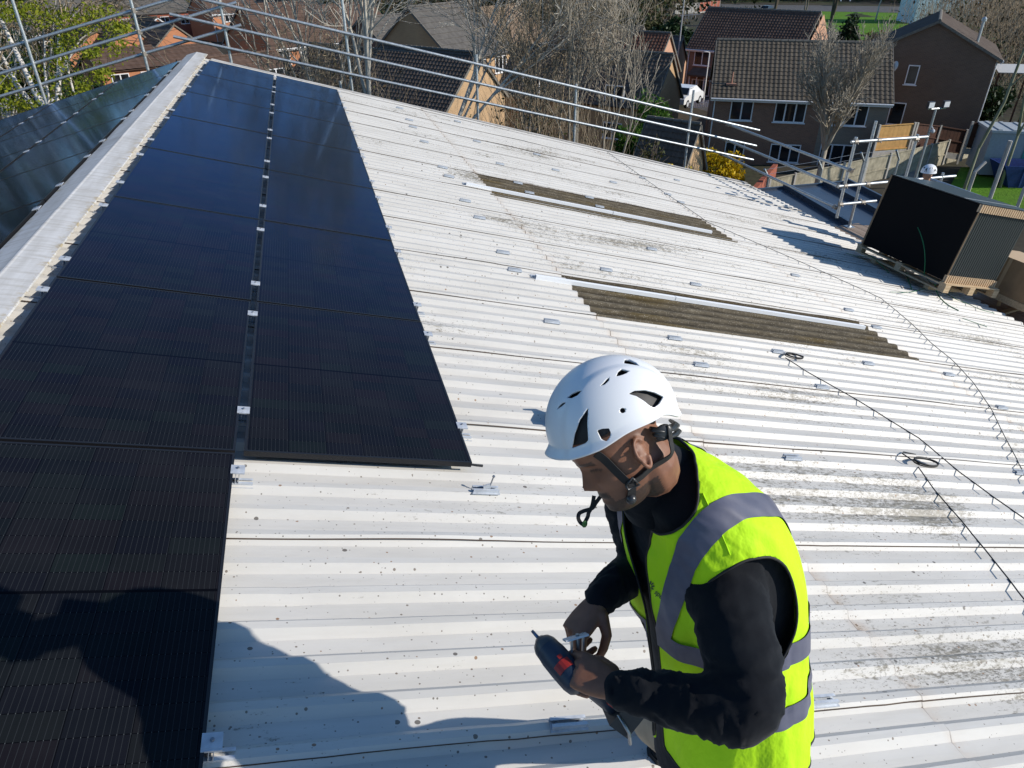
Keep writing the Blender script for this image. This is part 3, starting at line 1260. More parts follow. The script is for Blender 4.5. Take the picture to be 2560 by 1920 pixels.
def torso_rows(off=0.0, n=72, sub=8, rings=RINGS, spine=None, lo=0, sq=2.35):
    sp = catmull(spine or SPINE, sub)
    rr = [catmull([Vector(r) for r in rings], sub)][0]
    rows = []
    for i, c in enumerate(sp):
        t = (sp[min(i + 1, len(sp) - 1)] - sp[max(i - 1, 0)]).normalized()
        lx = (LX - t * LX.dot(t)).normalized()
        fy = lx.cross(t).normalized()
        a, bf, bb = rr[i]
        row = []
        for j in range(n):
            ph = 2 * PI * j / n
            cx_, sx_ = math.cos(ph), math.sin(ph)
            ex = 2 / sq
            X = math.copysign(abs(cx_) ** ex, cx_) * (a + off)
            Y = math.copysign(abs(sx_) ** ex, sx_) * ((bf if sx_ > 0 else bb) + off)
            row.append(c + lx * X + fy * Y)
        rows.append(row)
    return rows


LSH = Vector((2.425, -1.955, .535)) + SHF
LEL = at_d(*c8(880, 1440), 1.42)
LWR = at_d(*c8(395, 1352), 1.51)
RSH = Vector((2.345, -1.62, .575)) + SHF
REL = at_d(1606, 1405, 1.86)
RWR = at_d(*c8(312, 1000), 1.70)

# ---- fleece: torso, sleeves and stand-up collar
fb = MB()
rows = torso_rows(-.004, 48, 4)
fb.grid(rows, closed=True)
fb.face(list(range(48))[::-1])
fb.face([len(rows) * 48 - 48 + j for j in range(48)])
limb(fb, [LSH - LX * .05, LSH, LSH.lerp(LEL, .5) + Vector((.01, -.01, .01)), LEL + Vector((.005, 0, .005)), LEL.lerp(LWR, .35), LEL.lerp(LWR, .7), LWR + (LWR - LEL).normalized() * .004], [.072, .086, .080, .066, .060, .050, .040])
limb(fb, [RSH + LX * .05, RSH, RSH.lerp(REL, .5), REL, REL.lerp(RWR, .4), REL.lerp(RWR, .75), RWR], [.07, .074, .066, .056, .052, .044, .037])
fleece_mat = NT('black_fleece')
fleece_mat.set(Base_Color=fleece_mat.ramp(fleece_mat.noise(fleece_mat.tc.outputs['Object'], 9, 4), [(.3, (.0055, .0065, .0095)), (.7, (.009, .011, .0145))]), Roughness=.95, Specular_IOR_Level=.15,
               Sheen_Weight=.08, Sheen_Roughness=.5)
fleece_mat.bump(fleece_mat.noise(fleece_mat.mapping(fleece_mat.tc.outputs['Object'], (1, 1, 1)), 10, 3, .5), .45, .02)
fl = remeshed(fb, 'fleece', fleece_mat.mat, .0085, worker, 4, .6)
# wrinkles on the sleeve near the elbow and the wrist
for v in fl.data.vertices:
    p = v.co
    for a, b in ((LSH, LEL), (LEL, LWR), (RSH, REL), (REL, RWR)):
        ab = b - a
        t = (p - a).dot(ab) / ab.length_squared
        if 0 < t < 1.05:
            ax = a + ab * t
            rad = p - ax
            if rad.length < .11:
                e1 = ab.normalized().orthogonal().normalized()
                e2_ = ab.normalized().cross(e1)
                th_ = math.atan2(rad.dot(e2_), rad.dot(e1))
                nz1 = mnoise.noise(Vector((t * 7.5 + .55 * math.sin(th_ * 2 + t * 4), math.cos(th_) * .8, math.sin(th_) * .8 + a.x * 5)))
                nz2 = mnoise.noise(Vector((t * 17 + math.sin(th_ + 1) * 1.1, math.cos(th_) * 1.1, math.sin(th_) * 1.1 + a.z * 5)))
                w_ = (1 - abs(nz1) * 3.2) * .0045 + (1 - abs(nz2) * 3) * .0022 + mnoise.noise(Vector((t * 9 + p.z * 10, p.x * 10, p.y * 10))) * .003 + math.sin(t * 60 + p.z * 26 + p.x * 30) * .0022 * max(0, 1 - abs(t - (.9 if (a is LSH or a is RSH) else .25)) * 3)
                v.co = p + rad.normalized() * w_
                break

# ---- head frame
HF = Vector((-.877, -.175, -.447)).normalized()
HU = Vector((-.48, .365, .795))
HU = (HU - HF * HU.dot(HF)).normalized()
HL = HU.cross(HF).normalized()                     # his left
HC = at_d(1542.5, 1110, 1.455)
HS = 1.04
HM = Matrix.Translation(HC) @ Matrix((HF, HL, HU)).transposed().to_4x4() @ Matrix.Scale(HS, 4)
HMH = HM @ Matrix.Rotation(R(-9), 4, 'Y')

HEADP = [(-.120, .050, .012, .018), (-.113, .071, .000, .034), (-.098, .083, -.022, .047), (-.075, .084, -.045, .057), (-.050, .084, -.064, .064), (-.025, .083, -.078, .069), (0, .080, -.089, .073),
         (.022, .088, -.096, .076), (.045, .094, -.100, .078), (.070, .088, -.097, .075), (.095, .068, -.080, .064), (.113, .040, -.052, .044), (.121, .012, -.02, .018)]


def head_rows(n=56, sub=4):
    P = catmull([Vector((q[0], q[1], q[2])) for q in HEADP], sub)
    Wd = catmull([Vector((q[3], 0, 0)) for q in HEADP], sub)
    rows = []
    for p, wv in zip(P, Wd):
        z, f_, b_ = p
        w_ = wv.x
        row = []
        for j in range(n):
            a = 2 * PI * j / n
            ca, sa = math.cos(a), math.sin(a)
            mid = (f_ + b_) / 2 - .006
            ex = .80 if ca > 0 else 1.0
            x = mid + (f_ - mid if ca > 0 else mid - b_) * math.copysign(abs(ca) ** ex, ca)
            y = w_ * math.copysign(abs(sa) ** .92, sa)
            # features on the front
            if ca > 0:
                g = math.exp(-(y / .0115) ** 2)
                if -.052 < z < .02:
                    t = (.02 - z) / .058
                    x += g * (.004 + .024 * t ** 1.2) * (1 if t < .95 else max(0, (1.24 - t) / .29))
                g2 = math.exp(-(y / .024) ** 2)
                x += g2 * (.0055 * math.exp(-((z + .066) / .006) ** 2) + .0055 * math.exp(-((z + .082) / .006) ** 2) - .004 * math.exp(-((z + .0735) / .003) ** 2))
                x += .006 * math.exp(-((z + .104) / .012) ** 2) * math.exp(-(y / .02) ** 2)
                for s in (-1, 1):
                    x -= .011 * math.exp(-((y - s * .033) / .014) ** 2 - ((z - .000) / .011) ** 2)
                    x += .007 * math.exp(-((y - s * .030) / .020) ** 2 - ((z - .020) / .008) ** 2)
                    x += .005 * math.exp(-((y - s * .040) / .018) ** 2 - ((z + .028) / .013) ** 2)
                    x += .004 * math.exp(-((y - s * .033) / .010) ** 2 - ((z + .000) / .007) ** 2)
                    x += .009 * math.exp(-((y - s * .013) / .0055) ** 2 - ((z + .041) / .008) ** 2)
            row.append(HM @ Vector((x, y, z)))
        rows.append(row)
    return rows


def capsule(mb, pts, rads, n=10):
    mb.tube(pts, rads, n)
    ball(mb, pts[0], rads[0], n=5)
    ball(mb, pts[-1], rads[-1], n=5)


# ---- hands: wrist, direction to the knuckles, back-of-hand normal
def hand(mb, W, d, nrm, left, curls, thumb, spread=.0, sc=1.0):
    d = Vector(d).normalized()
    nrm = Vector(nrm)
    nrm = (nrm - d * nrm.dot(d)).normalized()
    side = d.cross(nrm).normalized()               # towards the thumb for a left hand seen from its back
    if not left:
        side = -side
    L = .088 * sc
    rows = []
    for t, w_, h_ in ((-.03, .026, .022), (0, .029, .020), (.25, .036, .0195), (.55, .041, .018), (.85, .042, .0155), (1.0, .040, .012)):
        c = W + d * (L * t)
        rows.append([c + side * (w_ * sc * math.copysign(abs(math.cos(2 * PI * j / 16)) ** .8, math.cos(2 * PI * j / 16))) + nrm * (h_ * sc * math.copysign(abs(math.sin(2 * PI * j / 16)) ** .9, math.sin(2 * PI * j / 16))) for j in range(16)])
    i0 = mb.grid(rows, closed=True)
    mb.face([i0 + j for j in range(16)][::-1])
    mb.face([i0 + 16 * 5 + j for j in range(16)])
    LEN = [(.043, .026, .022), (.048, .030, .023), (.044, .028, .022), (.034, .021, .020)]
    for k in range(4):
        off = (.031, .0105, -.0105, -.030)[k] * sc
        p = W + d * (L * (.96, 1.0, .97, .90)[k]) + side * off + nrm * .002
        ang = 0
        dd = (d + side * ((1.5 - k) * spread)).normalized()
        ax = side
        pts = [p - dd * .015, p]
        for j, ln in enumerate(LEN[k]):
            ang += R(curls[k][j])
            v = dd * math.cos(ang) - nrm * math.sin(ang)
            p = p + v * ln * sc
            pts.append(p)
        r0 = (.0092, .0095, .0092, .0082)[k] * sc
        capsule(mb, pts, [r0 * 1.05, r0 * 1.08, r0 * 1.0, r0 * .92, r0 * .80], 10)
    base = W + d * (L * .22) + side * (.030 * sc) - nrm * .006
    pts = [base]
    p = base
    for v, ln in zip(thumb, (.044, .032, .026)):
        vv = (d * v[0] + side * v[1] + nrm * v[2]).normalized()
        p = p + vv * ln * sc
        pts.append(p)
    capsule(mb, pts, [.0155 * sc, .0125 * sc, .0108 * sc, .0088 * sc], 10)


body = MB()
hr = head_rows()
body.grid(hr, closed=True)
nh = len(hr[0])
body.face(list(range(nh))[::-1])
body.face([nh * (len(hr) - 1) + j for j in range(nh)])
for s in (1, -1):                                   # ears
    Me = HM @ Matrix.Translation((-.012, s * .075, -.012)) @ Matrix.Rotation(s * R(22), 4, 'Z') @ Matrix.Rotation(R(-8), 4, 'Y')
    ring = []
    for j in range(18):
        a = 2 * PI * j / 17 * .86 + R(200)
        ring.append(Me @ Vector((.0165 * math.cos(a) * (1.05 if math.sin(a) > 0 else .8), s * (.008 + .004 * math.cos(a + .5)), .030 * math.sin(a))))
    body.tube(ring, .0048, 8)
    rows = []
    for rr_ in (0.02, .5, 1.0):
        rows.append([Me @ Vector((.0165 * rr_ * math.cos(2 * PI * j / 16) * (1.0 if math.sin(2 * PI * j / 16) > 0 else .78), s * (.004 + .003 * rr_), .029 * rr_ * math.sin(2 * PI * j / 16))) for j in range(16)])
    for r_ in range(2):
        pass
    ball(body, Me @ Vector((-.002, s * .000, 0)), 1, .0150, .0065, .026, 7, Me.to_3x3())
NB = NECK + Vector((.05, .0, -.11))
limb(body, [HM @ Vector((-.030, 0, -.02)), HM @ Vector((-.032, 0, -.085)), NECK + Vector((0, 0, .0)), NB], [.060, .058, .060, .056])
limb(body, [NB, SPINE[3], SPINE[1], SPINE[0]], [.055, .085, .10, .10])
for a in ([NB, LSH, LEL, LWR], [NB, RSH, REL, RWR]):
    limb(body, [a[0], a[1], a[1].lerp(a[2], .5), a[2], a[2].lerp(a[3], .5), a[3]], [.05, .05, .045, .038, .036, .027])
RHIP, LHIP = SPINE[0] - LX * .09 + Vector((0, 0, .02)), SPINE[0] + LX * .09 + Vector((0, 0, .02))
RKN = Vector((2.44, -1.74, -.34))
RAN = rw(2.83, -1.63, -.02)
LKN = Vector((2.58, -2.12, -.34))
LAN = rw(2.80, -2.02, -.02)
limb(body, [RHIP, RKN, RAN], [.08, .055, .045])
limb(body, [LHIP, LKN, LAN], [.08, .055, .045])

# left hand wraps the grip, right hand pinches a clamp
lk = at_d(*c3(455, 905), 1.55)
ld_ = (lk - LWR).normalized()
hand(body, LWR + ld_ * .012, ld_, -FWD * .75 - DOWN * .72 - RIGHT * .1, True,
     [(38, 52, 30), (62, 72, 40), (66, 76, 42), (70, 76, 42)], [(.75, .35, -.45), (.85, -.15, -.5), (.7, -.45, -.55)], .03, 1.04)
rk = at_d(*c3(400, 640), 1.66)
rd_ = (rk - RWR).normalized()
hand(body, RWR + rd_ * .010, rd_, -RIGHT * .72 - DOWN * .45 - FWD * .55, False,
     [(48, 58, 30), (58, 66, 34), (64, 66, 36), (66, 62, 36)], [(.55, .35, -.75), (.75, -.10, -.62), (.7, -.35, -.6)], .03, 1.04)
skin = NT('skin')
at = skin.t.nodes.new('ShaderNodeAttribute')
at.attribute_name = 'hair'
sn = skin.noise(skin.tc.outputs['Object'], 30, 4)
sk = skin.ramp(sn, [(.3, (.185, .082, .048)), (.7, (.25, .115, .068))])
sk = skin.mix(at.outputs['Fac'], sk, (.030, .022, .018))
skin.set(Base_Color=sk, Roughness=.52, Specular_IOR_Level=.4, Subsurface_Weight=.06, Subsurface_Radius=(.01, .004, .002))
skin.bump(skin.noise(skin.tc.outputs['Object'], 160, 3), .15, .002)
bo = remeshed(body, 'body', skin.mat, .0036, worker, 1, .4)
HMi = HM.inverted()
attr = bo.data.attributes.new('hair', 'FLOAT', 'POINT')
vals = []
for v in bo.data.vertices:
    q = HMi @ v.co
    h = 0
    if q.length < .17:
        nz = mnoise.noise(v.co * 220) * .5 + .5
        if -.135 < q.z < -.052 and q.x > -.02:      # beard and moustache
            jaw = min(1, max(0, (-.050 - q.z) / .014))
            lips = math.exp(-((q.z + .076) / .010) ** 2) * math.exp(-(q.y / .024) ** 2) if q.x > .06 else 0
            cheek = 1.0 if q.z < -.078 else (1.0 if (q.x > .070 and abs(q.y) < .035) else max(0, .45 - (q.z + .09) * 7))
            h = jaw * cheek * (1 - .9 * lips) * (.78 + .25 * nz)
            if q.x > .074 and -.069 < q.z < -.056 and abs(q.y) < .030:
                h = .93
        if q.z > .012 and q.x < .052 and not (abs(q.y) > .07 and -.03 < q.x < .01 and q.z < .02):
            h = max(h, min(.78, (q.z - .012) / .03) * (.5 + .3 * nz))
        if q.x > .066 and .010 < q.z < .024 and .012 < abs(q.y) < .052:   # brows
            h = max(h, .8)
        if q.x > .055 and -.006 < q.z < -.001 and .018 < abs(q.y) < .048:   # lashes of lowered lids
            h = max(h, .75)
    vals.append(h)
attr.data.foreach_set('value', vals)

# collar
m = MB()
rows = []
cn_t = (HM @ Vector((-.03, 0, -.09)) - NECK).normalized()
cdir = (NECK - SPINE[5]).normalized().lerp(cn_t, .35).normalized()
clx = (LX - cdir * LX.dot(cdir)).normalized()
cfy = clx.cross(cdir).normalized()
for hgt, rr_ in ((-.06, .104), (-.03, .096), (0, .090), (.03, .088), (.076, .0885), (.083, .086), (.076, .080), (.02, .074), (-.03, .072)):
    row = []
    for j in range(40):
        a = 2 * PI * j / 40
        dip = -.034 * max(0, math.sin(a)) ** 1.5 + .010 * max(0, math.cos(a))
        row.append(NECK + cdir * (hgt + (dip if hgt > 0 else 0) - .005) + clx * (rr_ * .94 * math.cos(a)) + cfy * (rr_ * 1.06 * math.sin(a) + .004))
    rows.append(row)
m.grid(rows, closed=True)
m.build('collar', fleece_mat.mat, worker, smooth=True)

# ---- hi-vis vest
yellow = NT('hi_vis_fabric')
yellow.set(Base_Color=yellow.ramp(yellow.noise(yellow.tc.outputs['Object'], 5, 3), [(.3, (.45, .78, .010)), (.7, (.52, .84, .014))]), Roughness=.75, Specular_IOR_Level=.25)
yellow.bump(yellow.noise(yellow.mapping(yellow.tc.outputs['Object'], (1, 1, .6)), 13, 4, .5), .75, .02)
silver = NT('reflective_tape')
silver.set(Base_Color=silver.ramp(silver.noise(silver.tc.outputs['Object'], 30, 3), [(.3, (.085, .09, .135)), (.7, (.115, .12, .165))]), Roughness=.5, Specular_IOR_Level=.4)
bind = simple('black_binding', (.012, .012, .013), .7)
VR = [(.222, .190, .200), (.218, .172, .200), (.214, .163, .198), (.222, .158, .196), (.226, .134, .166), (.188, .100, .118), (.098, .086, .088)]
NS, NP_ = 12, 240
vrows = torso_rows(.006, NP_, NS, VR, None, 0, 2.3)
nr = len(vrows)
# folds
for i, row in enumerate(vrows):
    s = i / (nr - 1)
    for j in range(NP_):
        a = 2 * PI * j / NP_
        p = row[j]
        c = sum((row[k] for k in range(0, NP_, 24)), Vector()) / 10
        amp = max(0, 1 - s * 1.6) * .010 + .0025
        f_ = math.sin(a * 5 + 2.2 * s + 1) * .6 + mnoise.noise(Vector((a * 2.2, s * 4, 3))) * 1.4
        f2 = math.sin(a * 11 + mnoise.noise(Vector((s * 3, a, 8))) * 5 + s * 9) * .0022 * (1.2 - s) + mnoise.noise(Vector((a * 5, s * 11, 6))) * .0042
        row[j] = p + (p - c).normalized() * (f_ * amp + f2)
axL = (LEL - LSH).normalized()
axR = (REL - RSH).normalized()


def arm_hole(p, S, ax, left):
    """inside the arm opening"""
    q = p - S
    lat = (q.dot(LX) if left else -q.dot(LX))
    if lat < -.035:
        return 9
    T = (SPINE[4] - SPINE[3]).normalized()
    F = LX.cross(T).normalized()
    y, z = q.dot(F), q.dot(T)
    zc = -.052
    rz = .118 if z > zc else .160
    ry = .098 if y > -.01 else .112
    return math.hypot((y + .004) / ry, (z - zc) / rz)


def open_front(i, j):
    """signed lateral distance (m) from the open front edge; negative inside the opening"""
    s = i / (nr - 1)
    c = sum((vrows[i][k] for k in range(0, NP_, 24)), Vector()) / 10
    lat = (vrows[i][j] - c).dot(LX)
    if math.sin(2 * PI * j / NP_) < 0:
        return 9.0
    v_ = max(0, s - .50) / .42
    limL = -.022 + .012 * s + v_ * .105
    limR = .050 + v_ * .05
    return lat - limL if lat > (limL - limR) / 2 else -limR - lat


LENV = [0]
for i in range(1, nr):
    LENV.append(LENV[-1] + (sum((vrows[i][k] for k in range(0, NP_, 24)), Vector()) / 10 - sum((vrows[i - 1][k] for k in range(0, NP_, 24)), Vector()) / 10).length)
keep = [[True] * NP_ for _ in range(nr)]
val = [[9.0] * NP_ for _ in range(nr)]
for i in range(nr):
    s = i / (nr - 1)
    for j in range(NP_):
        p = vrows[i][j]
        e = min(arm_hole(p, LSH, axL, True), arm_hole(p, RSH, axR, False)) - 1
        a = (2 * PI * j / NP_) - PI / 2
        a = (a + PI) % (2 * PI) - PI
        e2 = open_front(i, j) * 4
        # neck line
        tt = min(1, max(0, (abs(a) - 1.2) / 1.4))
        e3 = (.875 + .05 * tt * tt * (3 - 2 * tt) - s) * 6
        hh = LENV[i]
        e4 = hh - (.165 if a < .25 else .165 + .335 * min(1, max(0, (a - .05) / .2)) * max(0, 1 - max(0, a - 1.0) / .6))
        val[i][j] = min(e * 1.0, e2, e3, e4 * 4)
vm = MB()
vid = {}


def vkey(i, j):
    j %= NP_
    if (i, j) not in vid:
        vid[(i, j)] = vm.vert(vrows[i][j])
    return vid[(i, j)]


def edge_pt(p, q, a, b):
    t = a / (a - b)
    return p.lerp(q, t)


edge_cache = {}


def ekey(i, j, i2, j2):
    j %= NP_
    j2 %= NP_
    k = tuple(sorted(((i, j), (i2, j2))))
    if k not in edge_cache:
        edge_cache[k] = vm.vert(edge_pt(vrows[k[0][0]][k[0][1]], vrows[k[1][0]][k[1][1]], val[k[0][0]][k[0][1]], val[k[1][0]][k[1][1]]))
    return edge_cache[k]


border = []


BANDS = ((.312, .366), (.468, .522))
BR = (.098, .152)
for i in range(nr - 1):
    for j in range(NP_):
        cs = [(i, j), (i, j + 1), (i + 1, j + 1), (i + 1, j)]
        vs = [val[a][b % NP_] for a, b in cs]
        if all(v <= 0 for v in vs):
            continue
        mi = 0
        if all(v > 0 for v in vs):
            vm.face([vkey(a, b) for a, b in cs], mi)
            continue
        loop = []
        cut = []
        for k in range(4):
            (a, b), (a2, b2) = cs[k], cs[(k + 1) % 4]
            if vs[k] > 0:
                loop.append(vkey(a, b))
            if (vs[k] > 0) != (vs[(k + 1) % 4] > 0):
                e = ekey(a, b, a2, b2)
                loop.append(e)
                cut.append(e)
        if len(loop) >= 3:
            vm.face(loop, mi)
        if len(cut) == 2:
            border.append(tuple(cut))
for j in range(NP_):
    if val[0][j] > 0 and val[0][(j + 1) % NP_] > 0:
        border.append((vkey(0, j), vkey(0, j + 1)))
vest = vm.build('hi_vis_vest', yellow.mat, worker, smooth=True)


def clip(poly, fi):
    out = []
    for k in range(len(poly)):
        p, q = poly[k], poly[(k + 1) % len(poly)]
        a, b = p[1][fi], q[1][fi]
        if a > 0:
            out.append(p)
        if (a > 0) != (b > 0):
            t = a / (a - b)
            out.append((p[0].lerp(q[0], t), [x + (y - x) * t for x, y in zip(p[1], q[1])]))
    return out


def cen(i):
    return sum((vrows[i][k] for k in range(0, NP_, 24)), Vector()) / 10


tapes = [MB(), MB(), MB(), MB()]
CEN = [cen(i) for i in range(nr)]
for i in range(nr - 1):
    for j in range(NP_):
        quad = []
        for a_, b_ in ((i, j), (i, j + 1), (i + 1, j + 1), (i + 1, j)):
            b_ %= NP_
            p = vrows[a_][b_]
            ang = (2 * PI * b_ / NP_) - PI / 2
            h = LENV[a_] + .014 * math.sin(ang * 2) + .01 * mnoise.noise(Vector((ang * 2, 1, 1)))
            lat = (p - SPINE[4]).dot(LX)
            quad.append((p + (p - CEN[a_]).normalized() * .0042, [val[a_][b_] - .004, h, lat]))
        for ti, conds in enumerate((((1, BANDS[0]),), ((1, BANDS[1]),), ((1, (BANDS[1][1] - .004, 9)), (2, BR)), ((1, (BANDS[1][1] - .004, 9)), (2, (-BR[1], -BR[0]))))):
            pl_ = [(p, [F[0]] + sum(([F[k] - lo_, hi_ - F[k]] for k, (lo_, hi_) in conds), [])) for p, F in quad]
            for k in range(1 + 2 * len(conds)):
                pl_ = clip(pl_, k)
                if len(pl_) < 3:
                    break
            if len(pl_) >= 3:
                tapes[ti].poly([p for p, F in pl_])
for tp in tapes:
    me_ = tp.mesh('reflective_tape', silver.mat)
    bmm = bmesh.new()
    bmm.from_mesh(me_)
    bmesh.ops.remove_doubles(bmm, verts=bmm.verts, dist=.0002)
    bmm.to_mesh(me_)
    bmm.free()
    me_.polygons.foreach_set('use_smooth', [True] * len(me_.polygons))
    to_ = bpy.data.objects.new('reflective_tape', me_)
    COL.objects.link(to_)
    to_.parent = vest
vpos = [Vector(p) for p in vm.v]
sd = vest.modifiers.new('thick', 'SOLIDIFY')
sd.thickness = .003
sd.offset = 1
# black binding along every open edge
adj = {}
for a, b in border:
    adj.setdefault(a, []).append(b)
    adj.setdefault(b, []).append(a)
seen = set()
bm_ = MB()
for st in list(adj):
    if st in seen:
        continue
    chain = [st]
    seen.add(st)
    cur = st
    while True:
        nx = [q for q in adj[cur] if q not in seen]
        if not nx:
            break
        cur = nx[0]
        seen.add(cur)
        chain.append(cur)
    if len(chain) > 12:
        pts = [vpos[k] for k in chain]
        pts = [sum(pts[max(0, k - 2):k + 3], Vector()) / len(pts[max(0, k - 2):k + 3]) for k in range(0, len(pts), 2)]
        bm_.tube(pts, .0032, 6)
bm_.build('binding', bind, vest, smooth=True)

# ---- trousers and boots
tm = MB()
limb(tm, [RHIP + Vector((0, 0, .06)), RHIP, RHIP.lerp(RKN, .5), RKN, RKN.lerp(RAN, .5), RAN + Vector((0, 0, .07))], [.11, .115, .102, .082, .076, .074])
limb(tm, [LHIP + Vector((0, 0, .06)), LHIP, LHIP.lerp(LKN, .5), LKN, LKN.lerp(LAN, .5), LAN + Vector((0, 0, .07))], [.11, .115, .102, .082, .076, .074])
khaki = simple('khaki_work_trousers', (.36, .29, .20), .9, var=.2, scale=9, bump=.5, bscale=22)
remeshed(tm, 'trousers', khaki, .010, worker, 3, .5)


def boot(A, fwd):
    b = empty('boot', (0, 0, 0))
    b.parent = worker
    up = ROOFM @ Vector((0, 0, 1))
    f = (ROOFM @ Vector(fwd)).normalized()
    s = up.cross(f)
    Mx = Matrix((f, s, up)).transposed().to_4x4()
    Mx.translation = A
    m = MB()
    rows = []
    for x, w_, z0, z1 in ((-.075, .020, .012, .05), (-.07, .032, .012, .10), (-.045, .038, .012, .135), (0, .040, .012, .14), (.04, .041, .012, .105), (.08, .045, .012, .082), (.13, .048, .012, .068), (.17, .045, .012, .058), (.195, .034, .012, .046), (.205, .016, .015, .035)):
        rows.append([Mx @ Vector((x, w_ * math.copysign(abs(math.cos(2 * PI * j / 16)) ** .7, math.cos(2 * PI * j / 16)), (z0 + z1) / 2 + (z1 - z0) / 2 * math.copysign(abs(math.sin(2 * PI * j / 16)) ** .8, math.sin(2 * PI * j / 16)))) for j in range(16)])
    i0 = m.grid(rows, closed=True)
    m.face([i0 + j for j in range(16)])
    m.face([i0 + 9 * 16 + j for j in range(16)][::-1])
    m.build('upper', simple('dark_boot', (.022, .024, .027), .55, var=.3, scale=20), b, smooth=True)
    m = MB()
    ol = [(-.085, .0), (-.07, .04), (0, .045), (.09, .05), (.16, .05), (.2, .036), (.213, 0)]
    ol = ol + [(x, -y) for x, y in ol[-2:0:-1]]
    m.poly([Mx @ Vector((x, y, .016)) for x, y in ol])
    m.poly([Mx @ Vector((x, y, -.012)) for x, y in ol][::-1])
    for k in range(len(ol)):
        a, c = ol[k], ol[(k + 1) % len(ol)]
        m.quad(Mx @ Vector((*a, -.012)), Mx @ Vector((*c, -.012)), Mx @ Vector((*c, .016)), Mx @ Vector((*a, .016)))
    m.build('sole', simple('boot_sole', (.02, .02, .02), .8), b)
    m = MB()
    for k in range(5):
        x = .045 + k * .018
        z = .104 - k * .0095
        m.tube([Mx @ Vector((x, -.026, z - .012)), Mx @ Vector((x + .006, 0, z + .004)), Mx @ Vector((x, .026, z - .012))], .003, 6)
    m.build('lace', simple('grey_red_lace', (.30, .16, .15), .7), b)
    return b


boot(rw(2.83, -1.63, CROWN + .012), (-1, -.02, 0))
boot(rw(2.80, -2.02, CROWN + .012), (-1, .08, 0))

# ---- helmet
HEL_C = Vector((-.010, 0, .052))
hx, hy, hz = .1315, .112, .124
white = NT('white_helmet_shell')
white.set(Base_Color=(.80, .81, .82), Roughness=.34, Specular_IOR_Level=.5)
vpoly_c2 = [
    [(348, 925), (372, 800), (420, 670), (497, 560), (488, 700), (496, 850), (470, 880)],
    [(850, 440), (905, 410), (1000, 405), (1085, 425), (1165, 465), (1125, 530), (1080, 563), (1040, 545), (985, 500), (920, 460)],
    [(572, 765), (620, 748), (680, 745), (696, 785), (690, 820), (656, 862), (610, 840)],
    [(775, 585), (785, 567), (805, 562), (824, 572), (828, 592), (815, 608), (795, 612), (780, 602)],
    [(305, 475), (350, 435), (400, 412), (445, 407), (400, 455), (350, 478)],
    [(212, 585), (235, 545), (265, 518), (306, 512), (270, 545)],
    [(594, 375), (625, 345), (655, 312), (688, 284), (676, 325), (645, 355)],
    [(742, 285), (760, 240), (790, 217), (865, 236), (825, 262), (775, 280)],
    [(812, 170), (820, 130), (860, 134), (915, 160), (948, 192), (890, 182)]]
vpoly = [[(1330 + x / 3.531, 860 + y / 3.531) for x, y in q] for q in vpoly_c2]


def helm_pt(th, ph, k=1.0):
    c = Vector((hx * math.cos(th) * math.cos(ph), hy * math.sin(th) * math.cos(ph), hz * math.sin(ph)))
    if c.x < 0:
        c.x *= 1.02
    # raised side pods and a keel between them
    sd_ = abs(math.sin(th))
    pod = max(0, min(1, (sd_ * math.cos(ph) - .42) / .16))
    pod = pod * pod * (3 - 2 * pod)
    c *= (1 + .035 * pod) * k
    return HEL_C + c


def rim(th):
    a = abs(((th + PI) % (2 * PI)) - PI)
    pts = [(0, .0), (.5, -.03), (1.0, -.03), (1.5, .03), (2.0, -.02), (2.5, -.26), (PI, -.42)]
    for (a0, v0), (a1, v1) in zip(pts[:-1], pts[1:]):
        if a <= a1:
            t = (a - a0) / (a1 - a0)
            t = t * t * (3 - 2 * t)
            return v0 + (v1 - v0) * t
    return pts[-1][1]


NTH, NPH = 260, 120
hm_ = MB()
hrows = []
for i in range(NPH + 1):
    t = i / NPH
    row = []
    for j in range(NTH):
        th = 2 * PI * j / NTH
        ph = rim(th) + (PI / 2 - .004 - rim(th)) * t
        q = helm_pt(th, ph)
        if t < .06:                                   # turned-out lip, longer at the brow
            e = (1 - t / .06) ** 1.5
            fr = max(0, math.cos(th)) ** 2
            q += Vector((math.cos(th), math.sin(th), 0)) * (.004 + .012 * fr) * e
            q.z -= .004 * e
        row.append(q)
    hrows.append(row)
i0 = 0
hm_.v = [tuple(HMH @ p) for r_ in hrows for p in r_]
HMn = HMH.to_3x3()


def sdist(p, poly):
    best = 1e9
    for k in range(len(poly)):
        ax_, ay_ = poly[k]
        bx_, by_ = poly[(k + 1) % len(poly)]
        dx, dy = bx_ - ax_, by_ - ay_
        t = max(0, min(1, ((p[0] - ax_) * dx + (p[1] - ay_) * dy) / (dx * dx + dy * dy + 1e-9)))
        best = min(best, math.hypot(p[0] - ax_ - dx * t, p[1] - ay_ - dy * t))
    return -best if inpoly(p, poly) else best


def vent_field(q):
    f_ = 50.0
    for mir in (0, 1):
        p = Vector((q.x, -q.y, q.z)) if mir else q
        nrm = HMn @ Vector(((p.x - HEL_C.x) / hx ** 2, p.y / hy ** 2, (p.z - HEL_C.z) / hz ** 2))
        Wp = HMH @ p
        if nrm.dot(CAM - Wp) > 0:
            px = pix(Wp)
            for vi, poly in enumerate(vpoly):
                if abs(px[0] - poly[0][0]) > 120:
                    continue
                if mir and vi in (4, 5, 6, 7, 8) and abs(q.y) < .012:
                    continue
                f_ = min(f_, sdist(px, poly))
    return f_


VF = [[vent_field(q) for q in r_] for r_ in hrows]
hm_.v = []
hv = {}


def hkey(p):
    k = (round(p.x, 5), round(p.y, 5), round(p.z, 5))
    if k not in hv:
        hv[k] = hm_.vert(HMH @ p)
    return hv[k]


